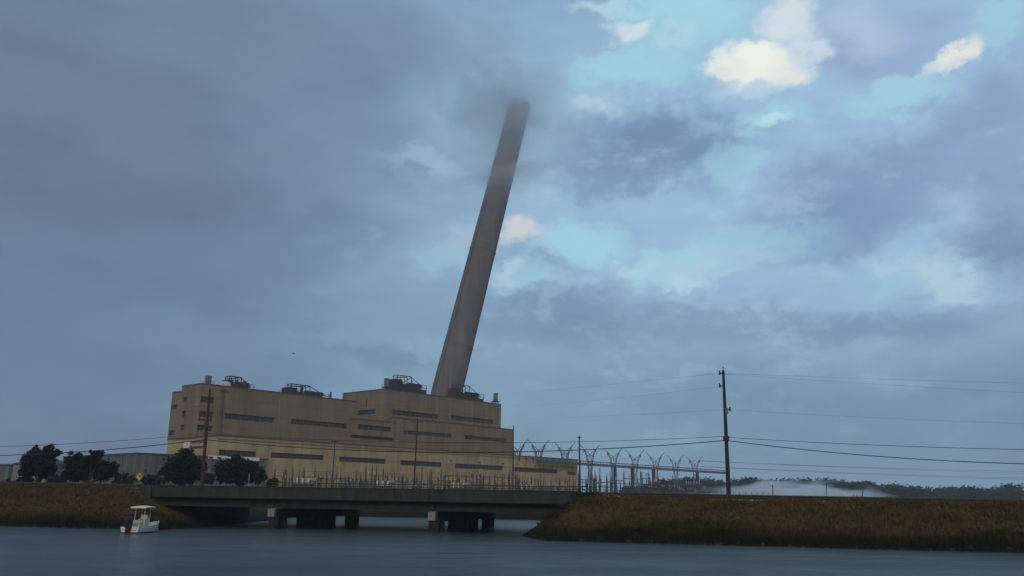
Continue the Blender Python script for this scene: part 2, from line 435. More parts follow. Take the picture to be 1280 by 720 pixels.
print('BUILD uc %.1f vT2 %.1f vT3 %.1f zL %.1f zT1 %.1f zT2 %.1f zT3 %.1f uLR %.1f uT2R %.1f uT3R %.1f vT1b %.1f vLb %.1f zLB %.1f' % (uc, vT2, vT3, zL, zT1, zT2, zT3, uLR, uT2R, uT3R, vT1b, vLb, zLB))

ps = thing('power_station', 'large windowless tan and cream power station with long strip louvres behind the bridge', 'building', (OB.x, OB.y, G0), BZ)
def zl(z): return z-G0
def wall(mb, axis, c, a0, a1, z0, z1, holes, depth=.7):
    """vertical wall sheet with recessed openings. axis 'v': plane v=c facing -v, a=u ; axis 'u': plane u=c facing -u, a=v"""
    xs = sorted({a0, a1, *[h[0] for h in holes], *[h[1] for h in holes]}); zs = sorted({z0, z1, *[h[2] for h in holes], *[h[3] for h in holes]})
    def pt(a, z, d=0): return (a, c+d, z) if axis == 'v' else (c+d, a, z)
    for i in range(len(xs)-1):
        for j in range(len(zs)-1):
            mx_, mz = (xs[i]+xs[i+1])/2, (zs[j]+zs[j+1])/2
            if any(h[0] < mx_ < h[1] and h[2] < mz < h[3] for h in holes): continue
            mb.add([pt(xs[i], zs[j]), pt(xs[i+1], zs[j]), pt(xs[i+1], zs[j+1]), pt(xs[i], zs[j+1])], [(0,1,2,3)])
    for a, b_, c0, c1 in holes:
        q = [(a,c0),(b_,c0),(b_,c1),(a,c1)]
        for k in range(4):
            p0, p1 = q[k], q[(k+1) % 4]
            mb.add([pt(*p0), pt(*p1), pt(*p1, depth), pt(*p0, depth)], [(0,1,2,3)])
def windows(holes, axis, c, depth=.5):
    for a, b_, c0, c1 in holes:
        mb = MB(); fb = MB()
        def bx(m_, a0, a1, z0, z1, d0, d1):
            if axis == 'v': m_.box(a0, a1, c+d0, c+d1, z0, z1)
            else: m_.box(c+d0, c+d1, a0, a1, z0, z1)
        bx(mb, a+.002, b_-.002, c0+.002, c1-.002, depth, depth+.08)
        w = mb.build('window', MT['louver'], ps)
        n = max(1, round((b_-a)/3.0)); 
        for k in range(n+1):
            x = a+.08+(b_-a-.16)*k/n; bx(fb, x-.07, x+.07, c0+.01, c1-.01, depth-.12, depth-.002)
        bx(fb, a+.15, b_-.15, (c0+c1)/2-.05, (c0+c1)/2+.05, depth-.09, depth-.003)
        fb.build('mullion', MT['frame'], w)
def strips(lst, v):
    out = []
    for x0, y0, x1, y1 in lst:           # left-top px, right-top px and height px given as (x0,ytop,x1,ybottom-left)
        u0, z0 = fr(x0, y0, v); u1, z1 = fr(x1, y0, v); _, z2 = fr(x0, y1, v)
        out.append((u0, u1, zl(z2), zl(z0)))
    return out
def block(wallname, m_, u0, u1, v0, v1, ztop, hf, hs, zb=0):
    mb = MB(); zt = zl(ztop)
    wall(mb, 'v', v0, u0, u1, zb, zt, hf); wall(mb, 'u', u0, v0, v1, zb, zt, hs)
    mb.add([(u1,v0,zb),(u1,v1,zb),(u1,v1,zt),(u1,v0,zt)], [(0,1,2,3)])
    mb.add([(u0,v1,zb),(u1,v1,zb),(u1,v1,zt),(u0,v1,zt)], [(3,2,1,0)])
    o = mb.build(wallname, m_, ps)
    rf = MB(); rf.box(u0+.1, u1-.1, v0+.1, v1-.1, zt-.5, zt-.3); rf.build('roof', MT['roofgrey'], ps)
    cp = MB()
    e = .12; h = .55
    cp.box(u0-e, u1+e, v0-e, v0+.5, zt, zt+h); cp.box(u0-e, u1+e, v1-.5, v1+e, zt, zt+h)
    cp.box(u0-e, u0+.5, v0+.5, v1-.5, zt, zt+h); cp.box(u1-.5, u1+e, v0+.5, v1-.5, zt, zt+h)
    cp.build('coping', MT['coping'], ps)
    windows(hf, 'v', v0); windows(hs, 'u', u0)
    return o
hL = strips([(263.5,562,0,569)], 0) if False else []
def rows(v, lst):
    out = []
    for x0, x1, yt, yb in lst:           # y given at the strip's middle
        u0 = fr(x0, (yt+yb)/2, v)[0]; u1 = fr(x1, (yt+yb)/2, v)[0]; xm = (x0+x1)/2
        out.append((u0, u1, zl(fr(xm, yb, v)[1]), zl(fr(xm, yt, v)[1])))
    return out
def cols(u, lst):
    out = []
    for x0, x1, yt, yb in lst:
        v0 = sd(x1, (yt+yb)/2, u)[0]; v1 = sd(x0, (yt+yb)/2, u)[0]; xm = (x0+x1)/2
        out.append((v0, v1, zl(sd(xm, yb, u)[1]), zl(sd(xm, yt, u)[1])))
    return out
# lower cream hall, front at v=0
hl = rows(0, [(273.5,320,563.2,570.5),(338.5,405,567.2,573.6),(424,482.5,572.2,578.4),(500.5,552,576.5,582.6),(569,628.5,580.8,586.6),(643,697,585.3,590.6),(709.5,720,589.6,594)])
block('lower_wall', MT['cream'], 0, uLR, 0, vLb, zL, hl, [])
# upper left block
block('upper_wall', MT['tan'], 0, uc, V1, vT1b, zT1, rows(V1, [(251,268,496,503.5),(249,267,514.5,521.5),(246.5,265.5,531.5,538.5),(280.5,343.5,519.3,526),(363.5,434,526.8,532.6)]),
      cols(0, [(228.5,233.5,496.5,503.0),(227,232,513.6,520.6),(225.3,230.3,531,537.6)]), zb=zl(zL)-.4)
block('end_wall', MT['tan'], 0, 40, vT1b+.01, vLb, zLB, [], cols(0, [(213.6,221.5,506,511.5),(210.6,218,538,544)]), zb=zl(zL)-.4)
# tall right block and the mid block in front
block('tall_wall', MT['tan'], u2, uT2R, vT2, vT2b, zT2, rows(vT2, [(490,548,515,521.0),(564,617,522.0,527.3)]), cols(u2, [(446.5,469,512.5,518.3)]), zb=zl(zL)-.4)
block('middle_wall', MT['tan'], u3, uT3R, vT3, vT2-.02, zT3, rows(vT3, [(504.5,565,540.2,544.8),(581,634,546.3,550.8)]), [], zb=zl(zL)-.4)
vP = vT3-.7
ui0 = fr(443.5, 535, vP)[0]; ui1 = fr(494, 535, vP)[0]
zi1 = fr(468, 526.5, vP)[1]; zi0 = fr(468, 545.5, vP)[1]; zi2 = fr(468, 549.5, vP)[1]
block('penthouse_wall', MT['tan'], ui0, ui1, vP, V1+24, zi1, rows(vP, [(447,489,532.2,538)]), [], zb=zl(zi0))
b = MB(); b.box(ui0+.6, ui1-.3, vP+1.3, V1+20, zl(zi2), zl(zi0)-.01); b.build('shadow_louver', MT['louver'], ps)  # louvre strip coloured dark to include the shadow beneath the penthouse
b = MB(); b.box(ui0-3, ui1-.1, vP+.1, V1+20, zl(zL)-.5, zl(zi2)-.003); b.build('plinth_wall', MT['tan'], ps)
# pilasters and trim on the lower hall
for px in (330, 414.5, 491, 560.5, 636, 703):
    u = fr(px, 575, 0)[0]; b = MB(); b.box(u-1.4, u+1.4, -.35, -.003, 0, zl(zL)-2.8); b.build('pilaster', MT['cream'], ps)
b = MB(); b.box(-.2, uLR+.2, -.22, -.004, zl(zL)-1.0, zl(zL)-.72); b.build('string_course', MT['tan'], ps)
u = fr(276, 520, V1)[0]; b = MB(); b.tube((u, V1-.35, zl(zL)), (u, V1-.35, zl(zT1)-1.3), .32); b.box(u-1.2, u+1.6, V1-.7, V1-.01, zl(zT1)-1.6, zl(zT1)-1.0)
for zz in (9, 18): b.box(u-.5, u+.5, V1-.7, V1-.02, zl(zL)+zz, zl(zL)+zz+.5)
b.build('downpipe', MT['frame'], ps)
for px in (413, 464):
    u, z = fr(px, 497, V1+3); b = MB(); b.tube((u, V1+3 if px < 440 else V1+6, zl(zT1)-1), (u, V1+3 if px < 440 else V1+6, zl(zT1)+3.4), .45 if px < 440 else .2, n=8); b.build('flue', MT['steel'], ps)
# lightning masts and small wall lamps
for px in (563, 599, 628, 668, 690, 714):
    u = fr(px, 572, 0)[0]; b = MB(); b.box(u-.25, u+.25, -.9, -.004, zl(zL)-4.2-.0*px, zl(zL)-3.7); b.build('wall_lamp', MT['frame'], ps)
for k in range(8):
    u = fr(648+k*8.5, 570, 0)[0]; b = MB(); b.tube((u, -.8, zl(zL)-.2), (u, -.8, zl(zL)-2.2), .22); b.box(u-.1,u+.1,-.8,-.003,zl(zL)-.3,zl(zL)-.1); b.build('insulator', MT['steel'], ps)
# the loading doors behind the yard
for px0, px1 in ((424,446), (452,470), (574,592), (596,612), (650,668), (672,692)):
    u0 = fr(px0, 596, 0)[0]; u1 = fr(px1, 596, 0)[0]; b = MB(); b.box(u0, u1, -.12, -.003, .1, 7.6)
    n = 9
    for i in range(n): b.box(u0+(u1-u0)*(i+.1)/n, u0+(u1-u0)*(i+.25)/n, -.2, -.122, .2, 7.4)
    b.build('shutter', MT['shed'], ps)

# company sign on the left end wall of the cream hall (u=0 plane, facing left)
v_a, z_a = sd(256.5, 557, 0); v_b, z_b = sd(230.5, 555, 0)
sg = thing('building_sign', 'dark red sign with a white square emblem and pale lettering, high on the end wall', 'sign', bw(0, 0, 0), BZ)
vb0 = sd(238.5, 555, 0)[0]
zc = sd(244, 555.6, 0)[1]; hh = 1.15
b = MB(); b.box(-.35, -.05, v_a, vb0, zc-hh-.15, zc+hh+.25); b.build('panel', MT['signred'], sg)
b = MB(); b.box(-.37, -.05, vb0+.02, v_b, zc-1.05, zc+1.25); em = b.build('emblem', MT['white'], sg)
vm = (vb0+v_b)/2-.3
b = MB(); b.tube((-.375, vm, zc+.15), (-.42, vm, zc+.15), .42, n=10); b.build('emblem_mark', MT['signred'], em)
b = MB(); n = 7; Lw = (vb0-.5)-(v_a+.3); hs_ = [1.5, .95, .95, 1.25, 1.5, .95, 1.5]
for i in range(n):
    y1 = vb0-.4-Lw*i/n; y0 = y1-Lw/n*.72
    b.box(-.40, -.352, y1-.28, y1, zc-.65, zc-.65+hs_[i]); b.box(-.40, -.352, y0, y1-.29, zc-.65, zc-.4); b.box(-.40, -.352, y0, y0+.22, zc-.39, zc+.25); b.box(-.40,-.352, y0+.23, y1-.29, zc+.0, zc+.25)
b.build('lettering', MT['porcelain'], sg)

# ------------------------------------------------------------------ chimney (leans to the right)
YC = 462.0
c0 = P(557.5, 494, YC); c1 = P(650, 130, YC)
ax = (c1-c0).normalized(); basep = c0 + ax*((1.5-c0.z)/ax.z)
Lc = (c1-basep).length
def rad(z):                                 # radius along the axis from the two measured widths
    k = (z-c0.z)/(c1.z-c0.z); return (7.35 + (5.5-7.35)*k)*462/400
ch = thing('chimney', 'very tall leaning concrete chimney rising behind the power station into low cloud', 'chimney', (basep.x, basep.y, basep.z), 0)
b = MB(); rings = []
e1 = ax.cross(Vector((0,1,0))).normalized(); e2 = ax.cross(e1).normalized()
K = 48
for i in range(K+1):
    p = ax*(Lc*i/K); r = rad(basep.z+p.z)
    rings.append([p + e1*math.cos(a)*r + e2*math.sin(a)*r for a in [2*math.pi*j/40 for j in range(40)]])
for q in (1.0, .9, .3):
    p = ax*(Lc*q if q < 1 else Lc); r = rad(basep.z+p.z)-.6
    rings.append([p + e1*math.cos(a)*r + e2*math.sin(a)*r for a in [2*math.pi*j/40 for j in range(40)]])
b.sweep(rings, cap=False); b.build('shaft', MT['stack'], ch, smooth=False)
for q in (.985, .86, .60, .36):
    b = MB(); r = rad(basep.z+ax.z*Lc*q)
    rr = []
    for rad_, off in ((r+.004, 0), (r+.35, 0), (r+.35, .6), (r+.004, .6)):
        pass
    for off, rad_ in ((0, r+.01), (0, r+.22), (.5, r+.22), (.5, r+.01)):
        p = ax*(Lc*q+off); rr.append([p + e1*math.cos(a)*rad_ + e2*math.sin(a)*rad_ for a in [2*math.pi*j/40 for j in range(40)]])
    b.sweep(rr, cap=False); b.build('band', MT['stack'], ch)
b = MB()
side = (-e2 if e2.y > 0 else e2)
perp = (side*.75 + (-e1 if e1.x > 0 else e1)*.66).normalized()
pts = [ax*(Lc*i/30) + perp*(rad(basep.z+ax.z*Lc*i/30)+.25) for i in range(5, 31)]
b.path(pts, .13, 4); b.build('ladder', MT['steel'], ch)

# ------------------------------------------------------------------ rooftop equipment
def platform(px0, px1, v, ybase, ytop, name, label, seed, tank=False):
    rnd = random.Random(seed)
    u0, z0 = fr(px0, ybase, v); u1, _ = fr(px1, ybase, v); zt = fr((px0+px1)/2, ytop, v)[1]
    w = u1-u0; h = zt-z0; z0 -= 1.4; h += 1.8
    root = thing(name, label, 'plant unit', bw(u0, v, z0), BZ, 'machinery platforms on the power station roof')
    b = MB(); b.box(0, w, 0, 7, 0, h*.42); b.box(w*.03, w*.24, 1, 6, h*.42, h*.78); b.box(w*.28, w*.62, 1.5, 6, h*.42, h*.60); b.box(w*.66, w*.86, 1, 5, h*.42, h*.55)
    b.build('base', MT['rust'], root)
    b = MB()
    for x in [w*i/6 for i in range(7)]:
        b.tube((x, 0, h*.36), (x, 0, h*.62), .13, n=4); b.tube((x, 7, h*.36), (x, 7, h*.62), .13, n=4)
    for zz in (.50, .62):
        b.tube((0, 0, h*zz), (w, 0, h*zz), .13, n=4); b.tube((0, 7, h*zz), (w, 7, h*zz), .13, n=4)
    b.build('railing', MT['steel'], root)
    b = MB()
    a0, a1 = w*.12, w*.58
    for x in (a0, (a0+a1)/2, a1):
        b.tube((x, 2, h*.4), (x, 2, h*.97), .2, n=5); b.tube((x, 5, h*.4), (x, 5, h*.97), .2, n=5)
    b.tube((a0, 2, h*.97), (a1, 2, h*.97), .24, n=5); b.tube((a0, 5, h*.9), (a1, 5, h*.97), .2, n=5); b.tube((a0, 2, h*.97), (a0, 5, h*.97), .2, n=5)
    b.tube((a0, 2, h*.45), (a1, 2, h*.95), .14, n=4); b.tube((a1, 2, h*.95), (w*.98, 2, h*.55), .16, n=4)
    b.build('hoist_frame', MT['steel'], root)
    for k in range(4):
        b = MB(); x = rnd.uniform(.05, .9)*w; y = rnd.uniform(1.5, 5.5); r = rnd.uniform(.35, .8); zz = h*rnd.uniform(.55, .86)
        b.tube((x, y, h*.36), (x, y, zz), r, n=10); b.tube((x, y, zz), (x, y, zz+.3), r*1.3, r*.4, n=10); b.build('pipe', MT['steel'], root)
    b = MB(); b.tube((w*.5, 3, h*.62), (w*.93, 3, h*.62), 1.0, n=10); b.build('motor', MT['rust'], root)
platform(285, 317, V1+10, 488.0, 471.5, 'roof_platform', 'dark rusty machinery platform with crane frame on the left roof beside a white duct', 1)
platform(360, 411, V1+6, 498.0, 482, 'roof_platform', 'low dark machinery platform on the right part of the lower left roof', 2)
platform(494.5, 533, vT2+6, 490.5, 470.5, 'roof_platform', 'tall dark machinery platform on the high roof left of the chimney foot', 3)
platform(569, 604.5, vT2+5, 501.5, 482, 'roof_platform', 'dark machinery platform on the high roof right of the chimney foot', 4)
def ventstack(px, v, yb, yt, label):
    u, z0 = fr(px, yb, v); zt = fr(px, yt, v)[1]; z0 -= 1.2
    root = thing('roof_ventilator', label, 'ventilator', bw(u, v, z0), BZ, 'tall cylindrical roof ventilators')
    h = zt-z0
    b = MB(); b.tube((0,0,h*.4), (0,0,h*.93), 1.15, n=14); b.tube((0,0,h*.93), (0,0,h), 1.35, 1.2, n=14); b.build('cylinder', MT['vent'], root)
    b = MB()
    for x, y in ((-1,-1),(1,-1),(1,1),(-1,1)): b.tube((x*1.4, y*1.4, 0), (x*1.0, y*1.0, h*.45), .14, n=4)
    b.box(-1.7,1.7,-1.7,1.7,h*.36,h*.4); b.build('stand', MT['steel'], root)
    b = MB()
    for x in (-1.6, 0, 1.6):
        for y in (-1.6, 1.6): b.tube((x,y,h*.4),(x,y,h*.58),.07,n=4)
    b.tube((-1.6,-1.6,h*.58),(1.6,-1.6,h*.58),.08,n=4); b.tube((-1.6,1.6,h*.58),(1.6,1.6,h*.58),.08,n=4); b.build('railing', MT['steel'], root)
ventstack(259.5, V1+5, 483, 469.8, 'blue-grey roof ventilator on the far left roof corner, next to the white duct')
ventstack(482.7, vT2+5, 488, 473, 'blue-grey roof ventilator on the high roof, left of the tall machinery platform')
ventstack(619.3, vT2+5, 506, 491.5, 'blue-grey roof ventilator at the right end of the high roof')
u0, z0 = fr(263, 484, V1+4); u1 = fr(286, 485, V1+4)[0]
dk = thing('roof_duct', 'white rounded duct lying on the left roof beside the dark platform', 'duct', bw(u0, V1+4, z0-1.5), BZ)
b = MB(); b.tube((0,0,1.6), ((u1-u0)*.5,0,1.6), .9, n=12); b.tube(((u1-u0)*.5,0,1.7), ((u1-u0)*.62,0,2.3), .9, 2.1, n=16); b.tube(((u1-u0)*.62,0,2.3), ((u1-u0)*.97,0,2.3), 2.1, 2.1, n=16); b.tube(((u1-u0)*.97,0,2.3), ((u1-u0)*1.03,0,2.3), 2.1, 1.1, n=16); b.build('duct_body', MT['ivory'], dk, smooth=True)
b = MB()
for x in (.15, .7, .9): b.box((u1-u0)*x-.2, (u1-u0)*x+.2, -1, 1, 0, 1.2)
b.build('saddle', MT['steel'], dk)
# mast at the mid block's right corner
u, z = fr(641.5, 563, -1); zt = fr(641.5, 532, -1)[1]
o = thing('lightning_mast', 'thin dark mast standing at the right edge of the middle block', 'mast', bw(u, -1, G0), BZ)
b = MB(); b.tube((0,0,0), (0,0,zt-G0), .38, .22, n=8); b.build('mast', MT['steel'], o)
b = MB(); b.box(-.6,.6,-.6,.6,0,.5); b.build('footing', MT['concrete'], o)

# ------------------------------------------------------------------ conveyor gallery running on from the building's roof line
ug1 = fr(905, 588, 0)[0]
gy = thing('pipe_gallery', 'long elevated pipe gallery on slender legs running right from the power station', 'gallery', bw(uLR-36, -3, G0), BZ)
Lg = ug1-uLR+36; zg = zl(zL)
b = MB(); b.box(0, Lg, -.5, -.2, zg-2.6, zg-2.2); b.box(0, Lg, 1.2, 1.5, zg-2.6, zg-2.2); b.box(0, Lg, -.5, -.25, zg-.5, zg-.2); b.box(0, Lg, 1.25, 1.5, zg-.5, zg-.2)
n = int(Lg/6)
for i in range(n+1):
    x = Lg*i/n; b.box(x-.12, x+.12, -.48, -.3, zg-2.2, zg-.5); b.box(x-.12, x+.12, 1.3, 1.48, zg-2.2, zg-.5)
b.build('truss', MT['tower'], gy)
for y, z_, r in ((-.0, -1.7, .4), (.85, -1.6, .4)):
    b = MB(); b.tube((0, y, zg+z_), (Lg, y, zg+z_), r, n=8, cap=True); b.build('pipe', MT['galv'], gy)
for px in (769, 790.5, 817, 872):
    u = fr(px, 600, -2.5)[0]-(uLR-36); b = MB()
    wd = .3
    b.box(u-wd, u+wd, -.4, 1.4, 0, zg-2.61); b.build('leg', MT['steel'], gy)

# ------------------------------------------------------------------ lattice towers in a row
def lattice_tower():
    t = thing('transmission_tower', '', 'pylon', (0,0,0), 0, 'Y-shaped lattice towers in a row right of the power station')
    H = 33.0; b = MB(); r = .19
    def lv(z):                      # half width of the body
        if z < 17: return 2.7-1.75*z/17
        return .95+.55*(z-17)/9
    zs = [0, 3.6, 7, 10, 12.6, 15, 17]
    c4 = lambda z: [Vector((x*lv(z), y*lv(z), z)) for x, y in ((-1,-1),(1,-1),(1,1),(-1,1))]
    for z0, z1 in zip(zs, zs[1:]):
        a, c = c4(z0), c4(z1)
        for k in range(4):
            b.tube(a[k], c[k], r*1.25, n=4, cap=False)
            b.tube(a[k], c[(k+1) % 4], r*.7, n=4, cap=False); b.tube(a[(k+1) % 4], c[k], r*.7, n=4, cap=False); b.tube(c[k], c[(k+1) % 4], r*.7, n=4, cap=False)
    b.build('tower_body', MT['tower'], t)
    b = MB()
    for sg_ in (-1, 1):             # the Y window and the horns
        for y in (-.8, .8):
            b.tube((sg_*.95, y, 17), (sg_*2.0, y*.8, 26), r*1.2, n=4); b.tube((sg_*.3, y, 17), (sg_*1.2, y*.8, 26), r*.8, n=4)
            b.tube((sg_*.95, y, 17), (sg_*1.2, y*.8, 26), r*.6, n=4)
            b.tube((sg_*2.0, y*.8, 26), (sg_*3.7, 0, 30.5), r*1.2, n=4); b.tube((sg_*1.2, y*.8, 26), (sg_*3.7, 0, 30.5), r*.8, n=4)
            b.tube((sg_*3.7, 0, 30.5), (sg_*6.0, 0, 33), r*1.1, n=4); b.tube((sg_*2.0, y*.8, 26), (0, y*.6, 27.2), r, n=4)
            b.tube((sg_*1.6, y*.8, 21.5), (0, y, 23.4), r*.7, n=4)
        b.tube((sg_*3.7, 0, 30.5), (0, 0, 27.2), r*1.2, n=4)
        for zz in (19, 21.5, 24): 
            k = (zz-17)/9; b.tube((sg_*(.95+1.05*k), -.8, zz), (sg_*(.95+1.05*k), .8, zz), r*.6, n=4)
    b.build('crossarm', MT['tower'], t)
    b = MB()
    for x, z in ((-3.7, 30.4), (3.7, 30.4), (0, 27.1)): b.tube((x, 0, z), (x, 0, z-2.2), .22, n=6)
    b.build('insulator', MT['steel'], t)
    return t
tw = [(646,549.5),(673,550),(706.3,553),(738,556),(767.5,560),(795,562.7),(821,566),(846,569),(870,570.6)]
ordn = ['first', 'second', 'third', 'fourth', 'fifth', 'sixth', 'seventh', 'eighth', 'ninth']
proto = None; TWP = []
for i, (px, py) in enumerate(tw):
    # equal spacing on the ground line
    k = (i-1)/7.0; X = 14.3+(135-14.3)*k; Y = 470+(635-470)*k
    d = ray(px, hor(px)); X = d.x/d.y*Y
    H = 3.5 + (ray(px, py).z/ray(px, py).y)*Y - 2.0
    if proto is None: t = proto = lattice_tower()
    else: t = dup(proto, (0,0,0))
    t.location = (X, Y, 2.0); t.scale = (H/33,)*3; t.rotation_euler = (0,0,R(-14))
    t['label'] = 'Y-topped steel lattice tower, ' + (ordn[i] + ' from the left in the row' if i < 8 else 'smallest, at the right end of the row')
    if i == 0: t['label'] = 'Y-topped lattice tower half hidden by the power station at the left end of the row'
    TWP.append((X, Y, 2+H))

# ------------------------------------------------------------------ switchyard
grp = 'steel switchyard frames in front of the power station'
def gantry(w, h, arms):
    t = thing('switch_frame', 'slim steel switch frame with crossbeam and insulators in the yard behind the bridge', 'switchgear', (0,0,0), 0, 'crossbeam frames in the switchyard')
    for x in (-w/2, w/2):
        b = MB(); b.box(x-.16, x+.16, -.16, .16, 0, h); b.tube((x,0,h),(x,0,h+1.2),.09,n=5); b.build('post', MT['steel'], t)
    b = MB(); b.box(-w/2-.5, w/2+.5, -.14, .14, h*.78, h*.78+.28); b.build('crossbeam', MT['galv'], t); b = MB(); b.box(-w/2-.2, w/2+.2, -.1, .1, h*.42, h*.42+.2); b.build('crossbeam', MT['galv'], t)
    for i in range(arms):
        x = -w/2+w*(i+.5)/arms
        b = MB()
        for k in range(4): b.tube((x,0,h*.78+.28+k*.28),(x,0,h*.78+.28+k*.28+.2),.2,.12,n=6)
        b.build('insulator', MT['porcelain'], t)
    return t
def buspost(h):
    t = thing('bus_post', 'single dark steel post topped by an insulator in the switchyard', 'switchgear', (0,0,0), 0, 'single posts in the switchyard')
    b = MB(); b.box(-.17,.17,-.17,.17,0,h*.72); b.build('post', MT['steel'], t)
    b = MB()
    for k in range(5): b.tube((0,0,h*.72+k*h*.05),(0,0,h*.72+k*h*.05+h*.035),.28,.16,n=6)
    b.build('insulator', MT['steel'], t)
    return t
g1 = gantry(7.0, 9.8, 3); g2 = gantry(5.0, 11.5, 2); p1 = buspost(10.5); p2 = buspost(12.5)
rnd = random.Random(21)
items = []
for px in [357,364.5,373,378,387,394,399,407,414,420,425,431,437,444.5,450]: items.append((p1 if rnd.random()<.6 else p2, px, -24, rnd.uniform(.75,1.05)))
for px in [443,463,476,490,500,512,528]: items.append((g1 if px != 463 else g2, px, -28, rnd.uniform(.8,1.0)))
for px in [516,527,537,548,556,566,572,584,589,594,599,604,611,617,622,630,637,647,653,659,669,676,684,692,699,706,712,719]: items.append((p1 if rnd.random()<.5 else p2, px, -rnd.uniform(14,34), rnd.uniform(.7,1.1)))
for px in [545,563,580,600,623,640,657,676,694,712]: items.append((g1 if rnd.random()<.6 else g2, px, -rnd.uniform(20,34), rnd.uniform(.8,1.05)))
for px in [728,734,739,744,750,757,763,775,781,787,796,803,808,814,822,828,835,841,848,853,858]: items.append((p1 if rnd.random()<.4 else p2, px, -rnd.uniform(14,40), rnd.uniform(.8,1.5)))
for px in [731,741,752,762,774,785,797,806,818,829,840,850,861,871]: items.append((g1 if rnd.random()<.6 else g2, px, -rnd.uniform(18,40), rnd.uniform(.85,1.4)))
for px in [350,360,369,377,386,395,404,413,424,433,442,452,462,470,481,489,497,506,515,524,533,543,552,561,570,579,588,597,606,615,624,633,642,651,660,668,677,686,695,704,713]: items.append((g1 if rnd.random()<.5 else g2, px+rnd.uniform(-2,2), -rnd.uniform(8,44), rnd.uniform(.62,.98)))
for px in [729,736,746,756,765,772,783,793,801,812,820,832,838,846,856,864,868]: items.append((g1 if rnd.random()<.5 else g2, px+rnd.uniform(-2,2), -rnd.uniform(8,44), rnd.uniform(.75,1.15)))
used = set()
for pr, px, v, k in items:
    u = fr(px, 608, v)[0]; loc = bw(u, v, G0)
    if pr.name in used: dup(pr, loc, BZ+rnd.uniform(-.1,.1), k)
    else: pr.location = loc; pr.rotation_euler = (0,0,BZ); pr.scale = (k,)*3; used.add(pr.name)
def busbar(px0, px1, v, h, label):
    a = bw(fr(px0, 608, v)[0], v, G0); c = bw(fr(px1, 608, v)[0], v, G0); L_ = (c-a).length
    t = thing('bus_bar', label, 'switchgear', a, BZ, 'long tubular bus bars over the switchyard')
    for y in (-1.6, 0, 1.6):
        b = MB(); b.tube((0, y, h), (L_, y, h), .11, n=6); b.build('tube', MT['galv'], t)
    n = int(L_/14)
    for i in range(n+1):
        b = MB(); x = L_*i/n; b.box(x-.12, x+.12, -.12, .12, 0, h-.35); b.box(x-.1, x+.1, -1.8, 1.8, h-.35, h-.12); b.build('support', MT['steel'], t)
busbar(400, 560, -18, 7.6, 'long tubular bus bar on posts in the left half of the switchyard')
busbar(520, 722, -30, 6.2, 'long low tubular bus bar before the right half of the power station')
busbar(728, 858, -20, 9.5, 'long tubular bus bar right of the power station below the towers')
busbar(560, 640, -10, 10.5, 'short high bus bar close against the cream wall')
# transformers
def transformer():
    t = thing('transformer', '', 'transformer', (0,0,0), 0, 'dark transformers in the switchyard')
    b = MB(); b.box(-2,2,-1.2,1.2,.3,3.2); b.box(-2.15,2.15,-1.35,1.35,3.2,3.4); b.build('tank', MT['steel'], t)
    b = MB()
    for i in range(9): b.box(-1.9+i*.45,-1.8+i*.45,-1.75,-1.203,.6,2.9)
    b.build('radiator', MT['steel'], t)
    for x in (-1.3,0,1.3):
        b = MB()
        for k in range(5): b.tube((x,0,3.4+k*.25),(x,0,3.58+k*.25),.24,.14,n=8)
        b.build('bushing', MT['white'], t)
    b = MB(); b.tube((1.2,.9,4.3),(2.9,.9,4.3),.42,n=10); b.tube((2.5,.9,3.2),(2.5,.9,4),.1,n=5); b.build('conservator', MT['pale_con'], t)
    b = MB(); b.box(-2.4,2.4,-1.6,1.6,0,.3); b.build('plinth', MT['concrete'], t)
    return t
tp = None
for px, lab in ((378, 'dark transformer with white bushings, nearest the left trees'), (478, 'dark transformer with white bushings left of the thin pole before the building'), (573, 'dark transformer with white bushings, second from the right end of the building'), (658, 'dark transformer with white bushings near the right end of the building')):
    u = fr(px, 608, -46)[0]
    if tp is None: o = tp = transformer()
    else: o = dup(tp, (0,0,0))
    o.location = bw(u, -46, G0); o.scale = (1.45,)*3; o.rotation_euler = (0,0,R(-5)); o['label'] = lab
# yard fence: posts with a top rail, in front of everything
def fencerun(pa, pb, name, label, h, step):
    d = (pb-pa); L_ = d.length; rz = math.atan2(d.y, d.x)
    t = thing(name, label, 'fence', (pa.x, pa.y, 2.0), rz)
    n = min(95, int(L_/step))
    for i in range(n+1):
        b = MB(); x = L_*i/n; b.tube((x,0,0),(x,0,h),.09,n=5); b.build('post', MT['galv'], t)
    b = MB(); b.tube((0,0,h-.05),(L_,0,h-.05),.05,n=4); b.tube((0,0,.4),(L_,0,.4),.04,n=4); b.build('fence_rail', MT['galv'], t)
fencerun(P(334, 600, 235), P(724, 600, 300), 'yard_fence', 'low steel post fence between the bridge and the power station yard', 5.0, 3.0)
fencerun(P(724, 600, 300.5), P(960, 600, 330), 'yard_fence', 'row of short fence posts right of the yard before the white mist', 4.6, 2.6)

# ------------------------------------------------------------------ grey sheds at the left
YS = 250.
os_ = P(168, 600, YS)
def solve(px, O, D):                     # distance along D (2D) from O to the sight line px
    d = ray(px, 600); k = (O.x*D.y-O.y*D.x)/(d.x*D.y-d.y*D.x); return (Vector((d.x*k, d.y*k))-Vector((O.x, O.y))).dot(D)
zs_ = P(168, 567.5, YS).z-2
sh = thing('warehouse', 'long grey ribbed metal warehouse between the left trees and the power station', 'building', (os_.x, os_.y, 2), BZ)
ul = solve(332, os_, US); vl = solve(76, os_, VS)
b = MB(); b.box(0, ul, 0, vl, 0, zs_)
b.build('wall', MT['shed'], sh)
b = MB()
x = 1.0
while x < ul-.5: b.box(x, x+.35, -.14, -.003, .2, zs_-.3); x += 1.6
y = 1.0
while y < vl-.5: b.box(-.14, -.003, y, y+.35, .2, zs_-.3); y += 1.6
b.build('rib', MT['shed'], sh)
